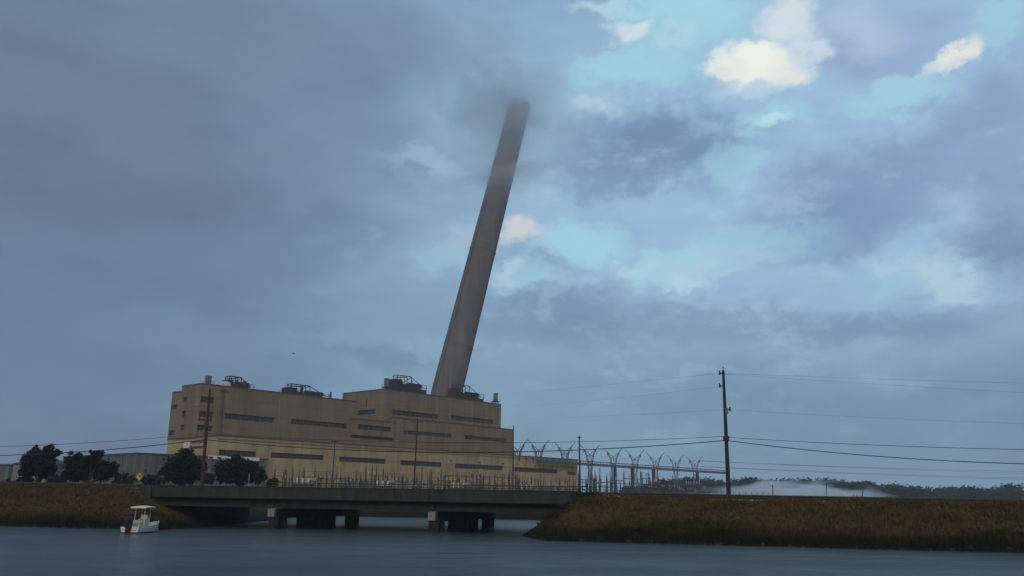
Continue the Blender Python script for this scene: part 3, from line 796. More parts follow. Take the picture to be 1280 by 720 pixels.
b = MB(); b.box(-.25, ul+.25, -.25, vl+.25, zs_+.003, zs_+.45); b.build('roof', MT['roofgrey'], sh)
uf0 = solve(257, os_, US); uf1 = solve(321, os_, US)
b = MB(); b.box(uf0, uf1, -.6, -.26, zs_-.5, zs_+.6); b.build('fascia', MT['white'], sh)
for px in (259, 269.5):
    u = solve(px, os_, US); b = MB(); b.box(u-.5,u+.9,-.7,-.602,zs_-.35,zs_+.25); b.build('vent', MT['louver'], sh)
for px in (154, 180):
    if px < 168: v = solve(px, os_, VS); b = MB(); b.box(-.3,-.145,v-.4,v+.4,zs_*.55,zs_*.55+.8)
    else: u = solve(px, os_, US); b = MB(); b.box(u-.4,u+.4,-.3,-.145,zs_*.6,zs_*.6+.8)
    b.build('vent', MT['louver'], sh)
# smaller building behind the first tree
YH = 200.; oh = P(14, 600, YH); zh = P(14, 579.5, YH).z-2; zr2 = P(30, 572, YH).z-2
w2 = P(62, 600, YH).x-oh.x
hs = thing('shed', 'small pale shed with dark sloping roof half hidden behind the leftmost tree', 'building', (oh.x, oh.y, 2), 0)
b = MB(); b.box(0, w2, 0, 12, 0, zh); b.build('wall', MT['shedpale'], hs)
b = MB(); e = .5
b.add([(-e,-e,zh),(w2+e,-e,zh),(w2+e,12+e,zh),(-e,12+e,zh),(2.2,6,zr2),(w2-2.2,6,zr2)], [(0,1,5,4),(1,2,5),(2,3,4,5),(3,0,4),(0,3,2,1)]); b.build('roof', MT['roofgrey'], hs)
oh2 = P(-60, 600, 230); w3 = P(9, 600, 230).x-oh2.x; z3 = P(5, 580, 230).z-2
hs2 = thing('shed', 'low dull grey flat-roofed shed at the left edge of the picture', 'building', (oh2.x, oh2.y, 2), 0)
b = MB(); b.box(0, w3, 0, 14, 0, z3-.4); b.build('wall', MT['shed'], hs2)
b = MB(); b.box(-.3, w3+.3, -.3, 14.3, z3-.397, z3); b.build('roof', MT['roofgrey'], hs2)

# ------------------------------------------------------------------ trees
def tree(name, label, px, Y, lobes, n, seed, lm='leaf', leaf=.34, trunk=True, group=None, cat='tree'):
    """lobes: (px, py, rx_px, ry_px) of the crown; each becomes a body with depth"""
    rnd = random.Random(seed)
    base = P(px, 600, Y); base.z = 2.0
    t = thing(name, label, cat, base, 0, group)
    L3 = []
    for lx, ly, rx, ry in lobes:
        k = Y/1082; c = P(lx, ly, Y+rnd.uniform(-1.5, 1.5)) - base
        L3.append((c, rx*k, ry*k))
    b = MB(); vs, fs = [], []
    tot = sum(a*c for _, a, c in L3)
    for c, rx, rz_ in L3:
        m_ = int(1.9*n*rx*rz_/tot)
        ncl = max(6, m_//55)
        for q in range(ncl):
            while True:
                d = Vector((rnd.uniform(-1,1), rnd.uniform(-1,1), rnd.uniform(-1,1)))
                if d.length < 1: break
            d *= rnd.uniform(.85, 1.22)
            cc = c + Vector((d.x*rx, d.y*rx, d.z*rz_)); cr = min(rx, rz_)*rnd.uniform(.24, .42)
            for _ in range(m_//ncl):
                p = cc + Vector((rnd.gauss(0, .5), rnd.gauss(0, .5), rnd.gauss(0, .42)))*cr
                a = Vector((rnd.gauss(0,1), rnd.gauss(0,1), rnd.gauss(0,.6))).normalized()*leaf*rnd.uniform(.6,1.3); e_ = a.orthogonal().normalized()*leaf*rnd.uniform(.3,.6)
                i = len(vs); vs += [p-a*.5, p+e_, p+a*.5, p-e_]; fs.append((i,i+1,i+2,i+3))
    b.v = vs; b.f = fs; b.build('crown', MT[lm], t)
    if trunk:
        b = MB(); top = L3[0][0]
        tr = .28; mid = Vector((rnd.uniform(-.3,.3), 0, top.z*.45))
        b.tube((0,0,0), mid, tr, tr*.75, 8)
        for c, rx, rz_ in L3: b.tube(mid, c, tr*.55, .05, 6); b.tube(c*.6+mid*.4, c+Vector((rnd.uniform(-.5,.5)*rx, rnd.uniform(-.5,.5)*rx, rz_*.6)), tr*.25, .03, 5)
        b.build('trunk', MT['bark'], t)
    return t
tree('broadleaf_tree', 'ragged dark tree standing furthest left before the small shed', 50, 142, [(50,578,17,14),(60,565,8,9),(38,580,10,12),(71,567,4.5,5),(33,592,8,9),(58,590,10,8),(46,562,5,4)], 9000, 1)
tree('broadleaf_tree', 'wide dark tree with uneven top left of the yellow sign', 112, 145, [(108,585,16,14),(92,575,9,9),(117,571,7,8),(125,568,4,5),(130,588,14,11),(95,592,13,9),(141,586,6,8)], 9500, 2)
tree('broadleaf_tree', 'round dark tree in front of the power station\'s left corner', 229, 150, [(229,584,19,17),(233,571,11,9),(215,586,12,13),(246,587,11,14),(228,597,24,8)], 9500, 3)
tree('broadleaf_tree', 'broad dark tree right of the reddish pole, before the cream wall', 298, 152, [(297,585,18,13),(284,587,13,12),(314,588,14,12),(325,595,8,8),(293,577,12,6),(300,598,28,7)], 9500, 4)
for i, (px, w_, yt, lab) in enumerate([(258,9,592,'small dark shrub between the two round trees by the reddish pole'),(190,14,594,'low dark shrub right of the yellow diamond sign'),(155,12,594,'low dark shrub left of the yellow diamond sign'),(72,12,594,'low dark shrub under the leftmost tree'),(20,16,598,'low dark shrub at the left edge below the pale shed'),(340,7,598,'tiny dark shrub at the right foot of the broad dark tree')]):
    tree('shrub', lab, px, 140, [(px,yt+6,w_,7),(px-w_*.5,yt+8,w_*.6,5),(px+w_*.5,yt+8,w_*.6,5)], 1800, 20+i, 'leaf2', .18, False, 'shrubs along the far side of the road', 'shrub')
# scrub at the right end of the bridge
for i, (px, py, r_, lab) in enumerate([(735,622,7,'dark scrub clump at the right end of the bridge'),(716,632,8,'dark scrub clump on the bank slope under the bridge\'s right end'),(700,641,6,'low scrub clump nearest the water below the bridge\'s right end')]):
    s_ = sline(px, -1.2); q = W(s_, -1.2-i*.8, 0); q.z = height(s_, -1.2-i*.8)
    rr_ = random.Random(50+i); t = thing('shrub', lab, 'shrub', q, 0, 'shrubs beside the bridge')
    b = MB()
    for _ in range(1500):
        d = Vector((rr_.gauss(0,.6), rr_.gauss(0,.35), abs(rr_.gauss(0,.28)))); a = Vector((rr_.gauss(0,1), rr_.gauss(0,1), rr_.gauss(0,1))).normalized()*.09; e_ = a.orthogonal().normalized()*.04
        b.add([d-a, d+e_, d+a, d-e_], [(0,1,2,3)])
    b.build('foliage', MT['leaf2'], t)

# far wood
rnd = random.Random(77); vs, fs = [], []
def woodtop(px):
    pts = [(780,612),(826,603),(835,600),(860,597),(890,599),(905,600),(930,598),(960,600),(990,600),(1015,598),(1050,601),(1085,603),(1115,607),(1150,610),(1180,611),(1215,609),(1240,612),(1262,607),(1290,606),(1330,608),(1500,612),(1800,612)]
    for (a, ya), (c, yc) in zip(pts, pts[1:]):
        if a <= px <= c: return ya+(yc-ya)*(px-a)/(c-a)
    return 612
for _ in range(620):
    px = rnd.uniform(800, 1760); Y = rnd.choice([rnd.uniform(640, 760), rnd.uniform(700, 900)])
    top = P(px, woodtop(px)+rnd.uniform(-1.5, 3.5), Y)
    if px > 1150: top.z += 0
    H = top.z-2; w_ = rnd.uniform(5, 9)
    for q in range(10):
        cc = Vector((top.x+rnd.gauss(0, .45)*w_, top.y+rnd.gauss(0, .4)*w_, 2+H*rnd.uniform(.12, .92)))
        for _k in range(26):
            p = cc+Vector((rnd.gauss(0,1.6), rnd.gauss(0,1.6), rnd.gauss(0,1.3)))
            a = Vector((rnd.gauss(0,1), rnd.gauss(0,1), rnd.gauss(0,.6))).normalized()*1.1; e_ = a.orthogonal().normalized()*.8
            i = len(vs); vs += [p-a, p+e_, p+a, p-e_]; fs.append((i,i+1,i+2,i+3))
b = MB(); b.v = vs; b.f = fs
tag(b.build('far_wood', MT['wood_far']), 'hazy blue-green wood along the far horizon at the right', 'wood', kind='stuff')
# scattered low dark trees behind the yard
for i, (px, yt) in enumerate([(786,606), (829,600)]):
    tree('distant_tree', ['low dark tree mass behind the yard left of the far wood', 'dark rounded tree standing at the left end of the far wood'][i], px, 520, [(px,yt+6,9 if i == 0 else 5,5 if i == 0 else 9),(px-6,yt+9,6,4)], 1500, 60+i, 'wood_far', .8, True)

# ------------------------------------------------------------------ poles and power lines
def pole(name, label, top, bot, Y, r0, r1, m_, group='wooden utility poles'):
    p = P(*top, Y); q = P(*bot, Y); ax_ = (p-q).normalized(); q2 = q + ax_*((1.6-q.z)/ax_.z)
    t = thing(name, label, 'utility pole', q2, 0, group)
    b = MB(); b.tube((0,0,0), p-q2, r0, r1, 10); b.build('pole_shaft', MT[m_], t, smooth=False)
    return t, q2, ax_, (p-q2).length
YA = 101.
pA, qA, aA, lA = pole('utility_pole', 'tall dark wooden utility pole right of the lattice towers, leaning slightly left', (904,463), (911,619), YA, .29, .16, 'wood')
def at(Q, ax_, py, px, Y): # local point on pole nearest given sight line
    p = P(px, py, Y)-Q; return ax_*p.dot(ax_)
b = MB()
for px, py, dx in ((903,467,-.45),(903.5,483,-.5),(907,512.5,.6)):
    c = at(qA, aA, py, px, YA); b.tube(c, c+Vector((dx,0,.1)), .07, n=6); b.tube(c+Vector((dx,0,-.15)), c+Vector((dx,0,.35)), .12, .09, n=8)
b.build('standoff', MT['steel'], pA)
c = at(qA, aA, 512.5, 907, YA); b = MB(); b.tube(c+Vector((.15,-.1,-.45)), c+Vector((.15,-.1,.25)), .2, n=10); b.build('cutout', MT['galv'], pA)
b = MB(); c = at(qA, aA, 549, 908, YA); b.box(c.x-.3,c.x+.3,c.y-.3,c.y+.3,c.z-.12,c.z+.35); b.build('cable_clamp', MT['cable'], pA)
b = MB(); c = at(qA, aA, 463.5, 904, YA); b.tube(c, c+Vector((0,0,.5)), .06, n=6); b.build('top_pin', MT['steel'], pA)
YB = 117.
pB, qB, aB, lB = pole('utility_pole', 'reddish-brown utility pole with street lamp arm in front of the power station\'s left end', (262.5,486), (252.5,604), YB, .28, .15, 'redwood')
b = MB(); c = at(qB, aB, 525, 259, YB); b.box(c.x-1.1,c.x+.7,c.y-.2,c.y-.08,c.z-.08,c.z+.08)
for x in (-1.0,-.5,.5): b.tube((c.x+x,c.y-.14,c.z+.08),(c.x+x,c.y-.14,c.z+.32),.07,n=6)
b.build('crossarm', MT['redwood'], pB)
b = MB(); c = at(qB, aB, 530, 258.5, YB); b.tube(c+Vector((.05,-.42,-.5)), c+Vector((.05,-.42,.35)), .26, n=12); b.build('pole_transformer', MT['steel'], pB)
b = MB(); c = at(qB, aB, 509, 260, YB); b.tube(c, c+Vector((-1.3,-.2,.25)), .05, n=6); la = b.build('lamp_arm', MT['galv'], pB)
b = MB(); b.tube(c+Vector((-1.25,-.2,.25)), c+Vector((-1.85,-.3,.2)), .12, .16, n=8); b.build('lamp_head', MT['pale_con'], la)
YD = 200.
pC, qC, aC, lC = pole('utility_pole', 'thin dark utility pole with short crossarm near the middle of the power station', (522,524), (517.5,606), YD, .2, .13, 'wood')
b = MB(); c = at(qC, aC, 527.5, 521.5, YD); b.box(c.x-1.4,c.x+1.4,c.y-.25,c.y-.1,c.z-.1,c.z+.1); b.build('crossarm', MT['wood'], pC)
pD, qD, aD, lD = pole('utility_pole', 'thin bare utility pole at the power station\'s right end', (724,545), (725,612), YD, .24, .16, 'wood')
b = MB(); c = at(qD, aD, 547, 724, YD); b.box(c.x-.5,c.x+.5,c.y-.25,c.y-.1,c.z-.1,c.z+.1); b.build('crossarm', MT['wood'], pD)
pE, qE, aE, lE = pole('utility_pole', 'short slim pole with small crossarm before the gap between the two left blocks', (419,550), (415,606), YD+20, .16, .1, 'wood')
b = MB(); c = at(qE, aE, 552, 419, YD+20); b.box(c.x-.9,c.x+.9,c.y-.25,c.y-.1,c.z-.1,c.z+.1); b.build('crossarm', MT['wood'], pE)
for px, py in ((966,606),(1033,604),(1078,610)):
    pF, *_ = pole('utility_pole', {966:'faint distant pole over the white mist, just right of the tall pole', 1033:'faint distant pole at the middle of the white mist', 1078:'faint distant pole at the right end of the white mist'}[px], (px,py), (px,621), 380, .25, .18, 'wood', 'faint distant poles by the mist')
    b = MB(); b.box(-.8,.8,-.1,.1,P(px,py,380).z-2.3,P(px,py,380).z-2.1); b.build('crossarm', MT['wood'], pF)

def wire(p, q, sag, r, label, n=40):
    p = Vector(p); q = Vector(q); pts = []
    for i in range(n+1):
        t = i/n; c = p.lerp(q, t); c.z -= 4*sag*t*(1-t); pts.append(c)
    b = MB(); b.path(pts, r, 5); o = b.build('power_line', MT['cable'])
    tag(o, label, 'power line', 'overhead power lines')
def pw(px, py, Y): return P(px, py, Y)
k = 109/1082
wire(pw(256,549.5,YB), pw(908,550.5,YA), 15.5*k, .055, 'thick black cable sagging from the reddish pole to the tall right pole')
wire(pw(258,541.5,YB), pw(906,545.5,YA), 10*k, .028, 'thin wire just above the thick cable, between reddish pole and tall right pole')
wire(pw(256,549.5,YB), pw(-360,549,125), 23*k, .055, 'thick black cable running left from the reddish pole over the trees')
wire(pw(258,541.5,YB), pw(-360,546,125), 17*k, .028, 'thin wire running left from the reddish pole above the thick cable')
wire(pw(908,550.5,YA), pw(1700,567,92), 19*k, .05, 'thick black cable running right from the tall pole, dipping low')
wire(pw(906,546.5,YA), pw(1700,560,92), 8*k, .03, 'middle-height wire running right from the tall pole above the thick cable')
for y0, y1, nm in ((466.5,486,'topmost wire'),(467.5,510,'second wire from the top')):
    wire(pw(902,y0,YA), pw(1700,y1,92), .3, .009, nm+' running right from the head of the tall pole')
wire(pw(909,512,YA), pw(1700,535,92), .6, .009, 'thin wire running right from the bracket halfway up the tall pole')
hT2 = bw(fr(560,489,vT2+2)[0], vT2+2, zT2+1.0)
wire(pw(902,466.5,YA), hT2, .6, .009, 'topmost faint wire running left from the tall pole to the high roof')
wire(pw(903,483,YA), bw(uT2R, vT2+2, zT2), 1.0, .009, 'faint wire from the tall pole to the right corner of the high roof')
wire(pw(907,512,YA), bw(uT2R, vT2, zT2-6), .8, .009, 'faint wire from the tall pole\'s bracket to the high block\'s side wall')
Xl, Yl, Zl = TWP[-1]
for i, (dx, y1, r_) in enumerate(((-5,592,.08),(5,597,.08),(0,602,.08),(-2,606,.07))):
    wire((Xl+dx*.9, Yl, Zl-(3 if i < 2 else 7)), P(1750, y1, 640), 3.5, r_, ['highest', 'second highest', 'third highest', 'lowest'][i]+' distant line running right from the smallest lattice tower')
for i in range(8):
    X0, Y_0, Z0 = TWP[i]; X1, Y_1, Z1 = TWP[i+1]
    wire((X0+3.5, Y_0, Z0-5), (X1-3.5, Y_1, Z1-5), 1.2, .06, 'conductor hanging between the %s and %s lattice towers from the left' % (ordn[i], ordn[i+1]), 12)

# ------------------------------------------------------------------ roadside things
s_ = sline(172.5, 1.0); q = W(s_, .9, zr(s_))
zc = P(172.5, 596, q.y).z - q.z
sn = thing('warning_sign', 'yellow diamond warning sign with dark mark by the guardrail left of the bridge', 'road sign', q, CRZ)
b = MB(); b.box(-.04,.04,.03,.1,-.2,zc+.5); b.build('post', MT['galv'], sn)
h_ = .44
b = MB(); b.prism([(-h_,0,zc),(0,0,zc-h_),(h_,0,zc),(0,0,zc+h_)], (0,.02,0)); pn = b.build('panel', MT['yellow'], sn)
b = MB(); b.prism([(-.12,-.008,zc+.02),(-.03,-.008,zc-.06),(.14,-.008,zc+.12),(.14,-.008,zc-.12),(.22,-.008,zc-.10),(.2,-.008,zc+.2),(-.02,-.008,zc+.22)], (0,.004,0)); b.build('symbol', MT['black'], pn)
for i, px in enumerate((755.8, 759.8)):
    s_ = sline(px, -.35); q = W(s_, -.35, zr(s_)); z = P(px, 621.5, q.y).z-q.z
    t = thing('marker_post', ['left','right'][i]+' of two small white marker panels at the bridge\'s right end', 'marker', q, CRZ, 'white marker panels')
    b = MB(); b.box(-.1,.1,-.02,.0,z-.2,z+.22); b.build('panel', MT['white'], t)
    b = MB(); b.box(-.03,.03,.003,.05,-.5,z+.15); b.build('post', MT['galv'], t)
s_ = sline(309.5, 23); q = W(s_, 23, zr(s_)-.3); z = P(309.5, 593, q.y).z-q.z
t = thing('marker_post', 'short pale post before the broad dark tree behind the bridge', 'marker', q, CRZ)
b = MB(); b.tube((0,0,0),(0,0,z),.07,n=8); b.build('post', MT['pale_con'], t)
b = MB(); b.tube((0,0,z),(0,0,z+.08),.1,.06,n=8); b.build('cap', MT['galv'], t)

# ------------------------------------------------------------------ boat
YW = 78.
bp_ = P(168, 660, YW); 
bt = thing('motor_boat', 'small white centre console motorboat with white canopy top and black outboard', 'boat', (P(162,660,YW).x, YW, 0.0), 0)
hd = R(90-10)                        # heading: away from the camera and to the right
def hullsec(x, w, zk, zs, wb):       # x forward, half width at the sheer w, keel z, sheer z, chine half width
    return [(x,-w,zs),(x,-wb,zk+.28),(x,0,zk),(x,wb,zk+.28),(x,w,zs)]
secs = [(0,1.10,-.30,.58,.95),(1.2,1.16,-.32,.60,.98),(2.6,1.14,-.32,.66,.92),(3.8,.98,-.30,.76,.7),(4.8,.62,-.22,.88,.36),(5.4,.26,-.02,.97,.12),(5.7,.03,.35,1.02,.02)]
RM = Matrix.Rotation(hd, 4, 'Z') @ Matrix.Diagonal((.78,.82,.97,1))
def bb(b_, name, m_, par, smooth=False):
    b_.v = [RM @ v for v in b_.v]; return b_.build(name, m_, par, smooth)
b = MB(); rings = []
for x, w, zk, zs, wb_ in secs:
    iw = max(w-.14, .01); rings.append([(x,-w,zs),(x,-(w+wb_)/2,zs*.5+zk*.2+.06),(x,-wb_*1.0,.1),(x,wb_*1.0,.1),(x,(w+wb_)/2,zs*.5+zk*.2+.06),(x,w,zs),(x,iw,zs),(x,iw*.9,.25 if x<4.6 else zs-.06),(x,-iw*.9,.25 if x<4.6 else zs-.06),(x,-iw,zs)])
b.sweep(rings); hull = bb(b, 'hull', MT['gelcoat'], bt)
b = MB(); rings = []
for x, w, zk, zs, wb_ in secs[:-1]: rings.append([(x,-wb_*1.01,.12),(x,-wb_*.9,zk+.2),(x,0,zk),(x,wb_*.9,zk+.2),(x,wb_*1.01,.12)])
b.sweep(rings); bb(b, 'bottom', MT['blue'], hull)
b = MB(); b.box(2.15,2.95,-.42,.42,.25,1.25); b.add([(2.95,-.42,1.25),(2.95,.42,1.25),(2.65,.38,1.62),(2.65,-.38,1.62),(2.5,-.38,1.25),(2.5,.38,1.25)], [(0,1,2,3),(0,3,4),(1,5,2),(3,2,5,4)]); co = bb(b, 'console', MT['console'], bt)
b = MB(); 
for i in range(12):
    a0, a1 = i*math.pi/6, (i+1)*math.pi/6; b.tube((2.08,math.cos(a0)*.2,1.05+math.sin(a0)*.2),(2.08,math.cos(a1)*.2,1.05+math.sin(a1)*.2),.02,n=5)
bb(b, 'wheel', MT['black'], co)
b = MB(); b.box(1.2,1.7,-.42,.42,.25,.78); b.box(1.18,1.28,-.42,.42,.78,1.15); bb(b, 'seat', MT['console'], bt)
b = MB(); b.box(0.05,.35,-.95,.95,.3,.6); b.box(3.5,4.1,-.35,.35,.25,.6); bb(b, 'bench', MT['gelcoat'], bt)
for sx, sy in ((1.75,-.55),(1.75,.55),(2.9,-.5),(2.9,.5)):
    b = MB(); b.tube((sx-(0 if sx>2 else .15),sy*1.05,.3),(sx,sy,2.3),.035,n=6); bb(b, 'canopy_leg', MT['porcelain'], bt)
b = MB(); rings = []
for x, w, z in ((1.15,.85,2.27),(1.3,1.0,2.33),(2.3,1.05,2.38),(3.2,.98,2.33),(3.4,.8,2.27)):
    rings.append([(x,-w,z-.04),(x,w,z-.04),(x,w*.98,z),(x,w*.6,z+.06),(x,0,z+.09),(x,-w*.6,z+.06),(x,-w*.98,z)])
b.sweep(rings); bb(b, 'canopy', MT['gelcoat'], bt)
b = MB(); rings = []
for z, x0, x1, w in ((.55,-.75,-.1,.24),(.75,-.85,-.05,.3),(1.15,-.85,-.02,.33),(1.42,-.78,-.1,.27),(1.5,-.65,-.2,.15)):
    rings.append([(x0,-w*.8,z),(x1,-w,z),(x1,w,z),(x0,w*.8,z)])
b.sweep(rings); ob = bb(b, 'outboard', MT['black'], bt)
b = MB(); b.box(-.6,-.22,-.14,.14,-.5,.552); b.box(-.25,.02,-.2,.2,.2,.72); bb(b, 'outboard_leg', MT['black'], ob)
b = MB()
for sy in (-1,1): b.path([Vector((4.0,sy*.9,.8)),Vector((4.0,sy*.86,1.15)),Vector((5.3,sy*.3,1.25)),Vector((5.45,0,1.28))], .02, 5)
bb(b, 'bow_rail', MT['steel'], bt)

# bird
bq = P(366.7, 442, 190)
bd = thing('bird', 'tiny lone bird flying in the grey sky above the power station', 'bird', bq, R(25))
b = MB(); pts = [(-.28,.02),(-.2,.05),(-.05,.08),(.1,.075),(.2,.045),(.26,.015)]
b.sweep([[Vector((x, math.cos(a)*r, math.sin(a)*r)) for a in [i*math.pi/4 for i in range(8)]] for x, r in pts])
for sy in (-1,1): b.add([(.1,sy*.05,.03),(-.1,sy*.05,.03),(-.06,sy*.38,.16),(.08,sy*.38,.17),(-.1,sy*.78,.06)], [(0,1,2,3),(3,2,4)])
b.build('body', MT['feather'], bd)

# ------------------------------------------------------------------ volumes: haze, mist, low cloud
def volmat(name, col, dens, local=None, aniso=0.):
    M = bpy.data.materials.new(name); M.use_nodes = True; N = M.node_tree; nd = N.nodes; L = N.links
    nd.remove(nd['Principled BSDF']); out = nd['Material Output']
    v = nd.new('ShaderNodeVolumePrincipled'); v.inputs['Color'].default_value = (*col, 1); v.inputs['Anisotropy'].default_value = aniso if local is None else .8
    L.new(v.outputs[0], out.inputs['Volume'])
    if local is None: v.inputs['Density'].default_value = dens; return M
    tc = nd.new('ShaderNodeTexCoord'); gr_ = nd.new('ShaderNodeTexGradient'); gr_.gradient_type = 'SPHERICAL'
    n_ = nd.new('ShaderNodeTexNoise'); n_.inputs['Scale'].default_value = local[0]; n_.inputs['Detail'].default_value = 3
    L.new(tc.outputs['Object'], gr_.inputs['Vector']); L.new(tc.outputs['Object'], n_.inputs['Vector'])
    mr = nd.new('ShaderNodeMath'); mr.operation = 'MULTIPLY_ADD'; mr.inputs[1].default_value = local[1]
    L.new(n_.outputs['Fac'], mr.inputs[0]); ad = nd.new('ShaderNodeMath'); ad.operation = 'SUBTRACT'; L.new(gr_.outputs['Fac'], ad.inputs[0]); ad.inputs[1].default_value = local[1]*.5
    L.new(ad.outputs[0], mr.inputs[2])
    r_ = nd.new('ShaderNodeMapRange'); r_.interpolation_type = 'SMOOTHSTEP'; r_.inputs['From Min'].default_value = local[2]; r_.inputs['From Max'].default_value = local[3]; r_.inputs['To Max'].default_value = dens
    L.new(mr.outputs[0], r_.inputs['Value']); L.new(r_.outputs['Result'], v.inputs['Density'])
    return M
def blob(name, label, cat, loc, rad_, m_, rot=(0,0,0)):
    b = MB(); rings = []
    for i in range(1, 12):
        a = math.pi*i/12; rings.append([(math.sin(a)*math.cos(q), math.sin(a)*math.sin(q), -math.cos(a)) for q in [2*math.pi*j/24 for j in range(24)]])
    b.sweep(rings); o = b.build(name, m_); o.location = loc; o.scale = rad_; o.rotation_euler = rot
    o.visible_shadow = True
    return tag(o, label, cat, kind='stuff')
MISTC = (.93,.96,1.)
blob('cloud', 'grey low cloud swallowing the chimney top', 'cloud', P(616,128,YC-14), (40,20,36), volmat('cloud_top', (.96,.99,1), .15, (2.8,2.4,.22,1.05)), (0, R(38), 0))
blob('cloud', 'thin pale wisp of cloud crossing the chimney below its top', 'cloud', P(630,216,YC-12), (44,7,10), volmat('cloud_wisp', (1,1,1), .2, (2.2,1.3,.15,.95)), (0, R(-8), 0))
blob('cloud', 'faint veil of cloud thinning down the upper third of the chimney', 'cloud', P(640,150,YC-14), (60,22,70), volmat('cloud_veil', (.98,.995,1), .075, (2.4,1.6,.12,1.0)), (0, R(14), 0))
blob('mist', 'white bank of mist lying beyond the guardrail right of the tall pole', 'mist', P(992,625,395), (50,22,10.0), volmat('mist_bank', (1,1,1), 1.3, (2.6,1.3,.12,1.0)))
HZ = volmat('haze_air', (.84,.92,1.), .00025)
b = MB(); b.box(-1600, 1900, -40, 1400, -3.2, 262); tag(b.build('haze', HZ), 'thin blue air haze over the whole place', 'haze', kind='stuff')

# ------------------------------------------------------------------ world
w = bpy.data.worlds.new('World'); SC.world = w; w.use_nodes = True
N = w.node_tree; nd = N.nodes; L = N.links
bg = nd['Background']; STR = .1; bg.inputs['Strength'].default_value = STR
SUN_EL, SUN_AZ = R(28), R(-176)          # azimuth measured from +Y towards +X
sky = nd.new('ShaderNodeTexSky'); sky.sky_type = 'NISHITA'; sky.sun_disc = False; sky.sun_elevation = SUN_EL; sky.sun_rotation = SUN_AZ
sky.air_density = 1.; sky.dust_density = .6; sky.ozone_density = 1.5
w.cycles.sampling_method = 'MANUAL'; w.cycles.sample_map_resolution = 512
tc = nd.new('ShaderNodeTexCoord'); sp = nd.new('ShaderNodeSeparateXYZ'); L.new(tc.outputs['Generated'], sp.inputs[0])
def math_(op, a, b_=None, c=None):
    n_ = nd.new('ShaderNodeMath'); n_.operation = op
    for i, x in enumerate((a, b_, c)):
        if x is None: continue
        if isinstance(x, (int, float)): n_.inputs[i].default_value = x
        else: L.new(x, n_.inputs[i])
    return n_.outputs[0]
az = math_('ARCTAN2', sp.outputs['X'], sp.outputs['Y']); el = math_('ARCSINE', sp.outputs['Z'])
cb = nd.new('ShaderNodeCombineXYZ'); L.new(az, cb.inputs[0]); L.new(el, cb.inputs[1])
def noise_(scale, detail, rough, vec, stretch=None):
    if stretch:
        mp = nd.new('ShaderNodeMapping'); mp.inputs['Scale'].default_value = stretch; L.new(vec, mp.inputs['Vector']); vec = mp.outputs[0]
    n_ = nd.new('ShaderNodeTexNoise'); n_.inputs['Scale'].default_value = scale; n_.inputs['Detail'].default_value = detail; n_.inputs['Roughness'].default_value = rough
    L.new(vec, n_.inputs['Vector']); return n_
nA = noise_(5., 5, .6, cb.outputs[0], (1, 1.7, 1))
nF = noise_(16., 4, .6, cb.outputs[0], (1, 1.5, 1))
def vm(op, a, b_):
    n_ = nd.new('ShaderNodeVectorMath'); n_.operation = op
    for i, x in enumerate((a, b_)):
        if isinstance(x, tuple): n_.inputs[i].default_value = x
        elif isinstance(x, float): n_.inputs['Scale'].default_value = x
        else: L.new(x, n_.inputs[i])
    return n_.outputs[0]
d1 = vm('SCALE', vm('SUBTRACT', nA.outputs['Color'], (.5,.5,.5)), .16)
d2 = vm('SCALE', vm('SUBTRACT', nF.outputs['Color'], (.5,.5,.5)), .075)
soft = vm('ADD', cb.outputs[0], d1); nG = noise_(38., 4, .6, cb.outputs[0], (1, 1.4, 1))
d3 = vm('SCALE', vm('SUBTRACT', nG.outputs['Color'], (.5,.5,.5)), .035)
crisp = vm('ADD', vm('ADD', cb.outputs[0], vm('SCALE', d1, .3)), vm('ADD', d2, d3))
def lin(c): return tuple(((x/255)/12.92 if x/255 < .04045 else ((x/255+.055)/1.055)**2.4) for x in c)
def dirn(px, py): 
    d = ray(px, py).normalized(); return math.atan2(d.x, d.y), math.asin(d.z)
cur = None
def rgb(c): r_, g_, b_ = lin(c); return (r_*.995/STR, g_*1.055/STR, b_*1.04/STR, 1)
def mixc(fac, a, b_):
    m_ = nd.new('ShaderNodeMix'); m_.data_type = 'RGBA'; 
    if isinstance(fac, float): m_.inputs[0].default_value = fac
    else: L.new(fac, m_.inputs[0])
    for i, x in ((6, a), (7, b_)):
        if isinstance(x, tuple): m_.inputs[i].default_value = x
        else: L.new(x, m_.inputs[i])
    return m_.outputs[2]
def blobf(px, py, rx, ry, rot, vec, e0=0., e1=.8, amt=1., inv=False):
    a, e = dirn(px, py); a2, _ = dirn(px+10, py); kx = abs(a2-a)/10; _, e2_ = dirn(px, py-10); ky = abs(e2_-e)/10
    sx, sy = rx*kx, ry*ky
    if abs(rot) > 8:
        mp = nd.new('ShaderNodeMapping'); mp.vector_type = 'TEXTURE'; mp.inputs['Location'].default_value = (a, e, 0); mp.inputs['Rotation'].default_value = (0,0,R(rot)); mp.inputs['Scale'].default_value = (sx, sy, 1e4)
        L.new(vec, mp.inputs['Vector']); o_ = mp.outputs[0]
    else:
        q_ = nd.new('ShaderNodeVectorMath'); q_.operation = 'MULTIPLY_ADD'; q_.inputs[1].default_value = (1/sx, 1/sy, 0); q_.inputs[2].default_value = (-a/sx, -e/sy, 0)
        L.new(vec, q_.inputs[0]); o_ = q_.outputs[0]
    l_ = nd.new('ShaderNodeVectorMath'); l_.operation = 'LENGTH'; L.new(o_, l_.inputs[0])
    r_ = nd.new('ShaderNodeMapRange'); r_.interpolation_type = 'SMOOTHSTEP'; r_.inputs['From Min'].default_value = 1-e0; r_.inputs['From Max'].default_value = 1-e1; r_.inputs['To Max'].default_value = amt
    L.new(l_.outputs['Value'], r_.inputs['Value']); return r_.outputs['Result']
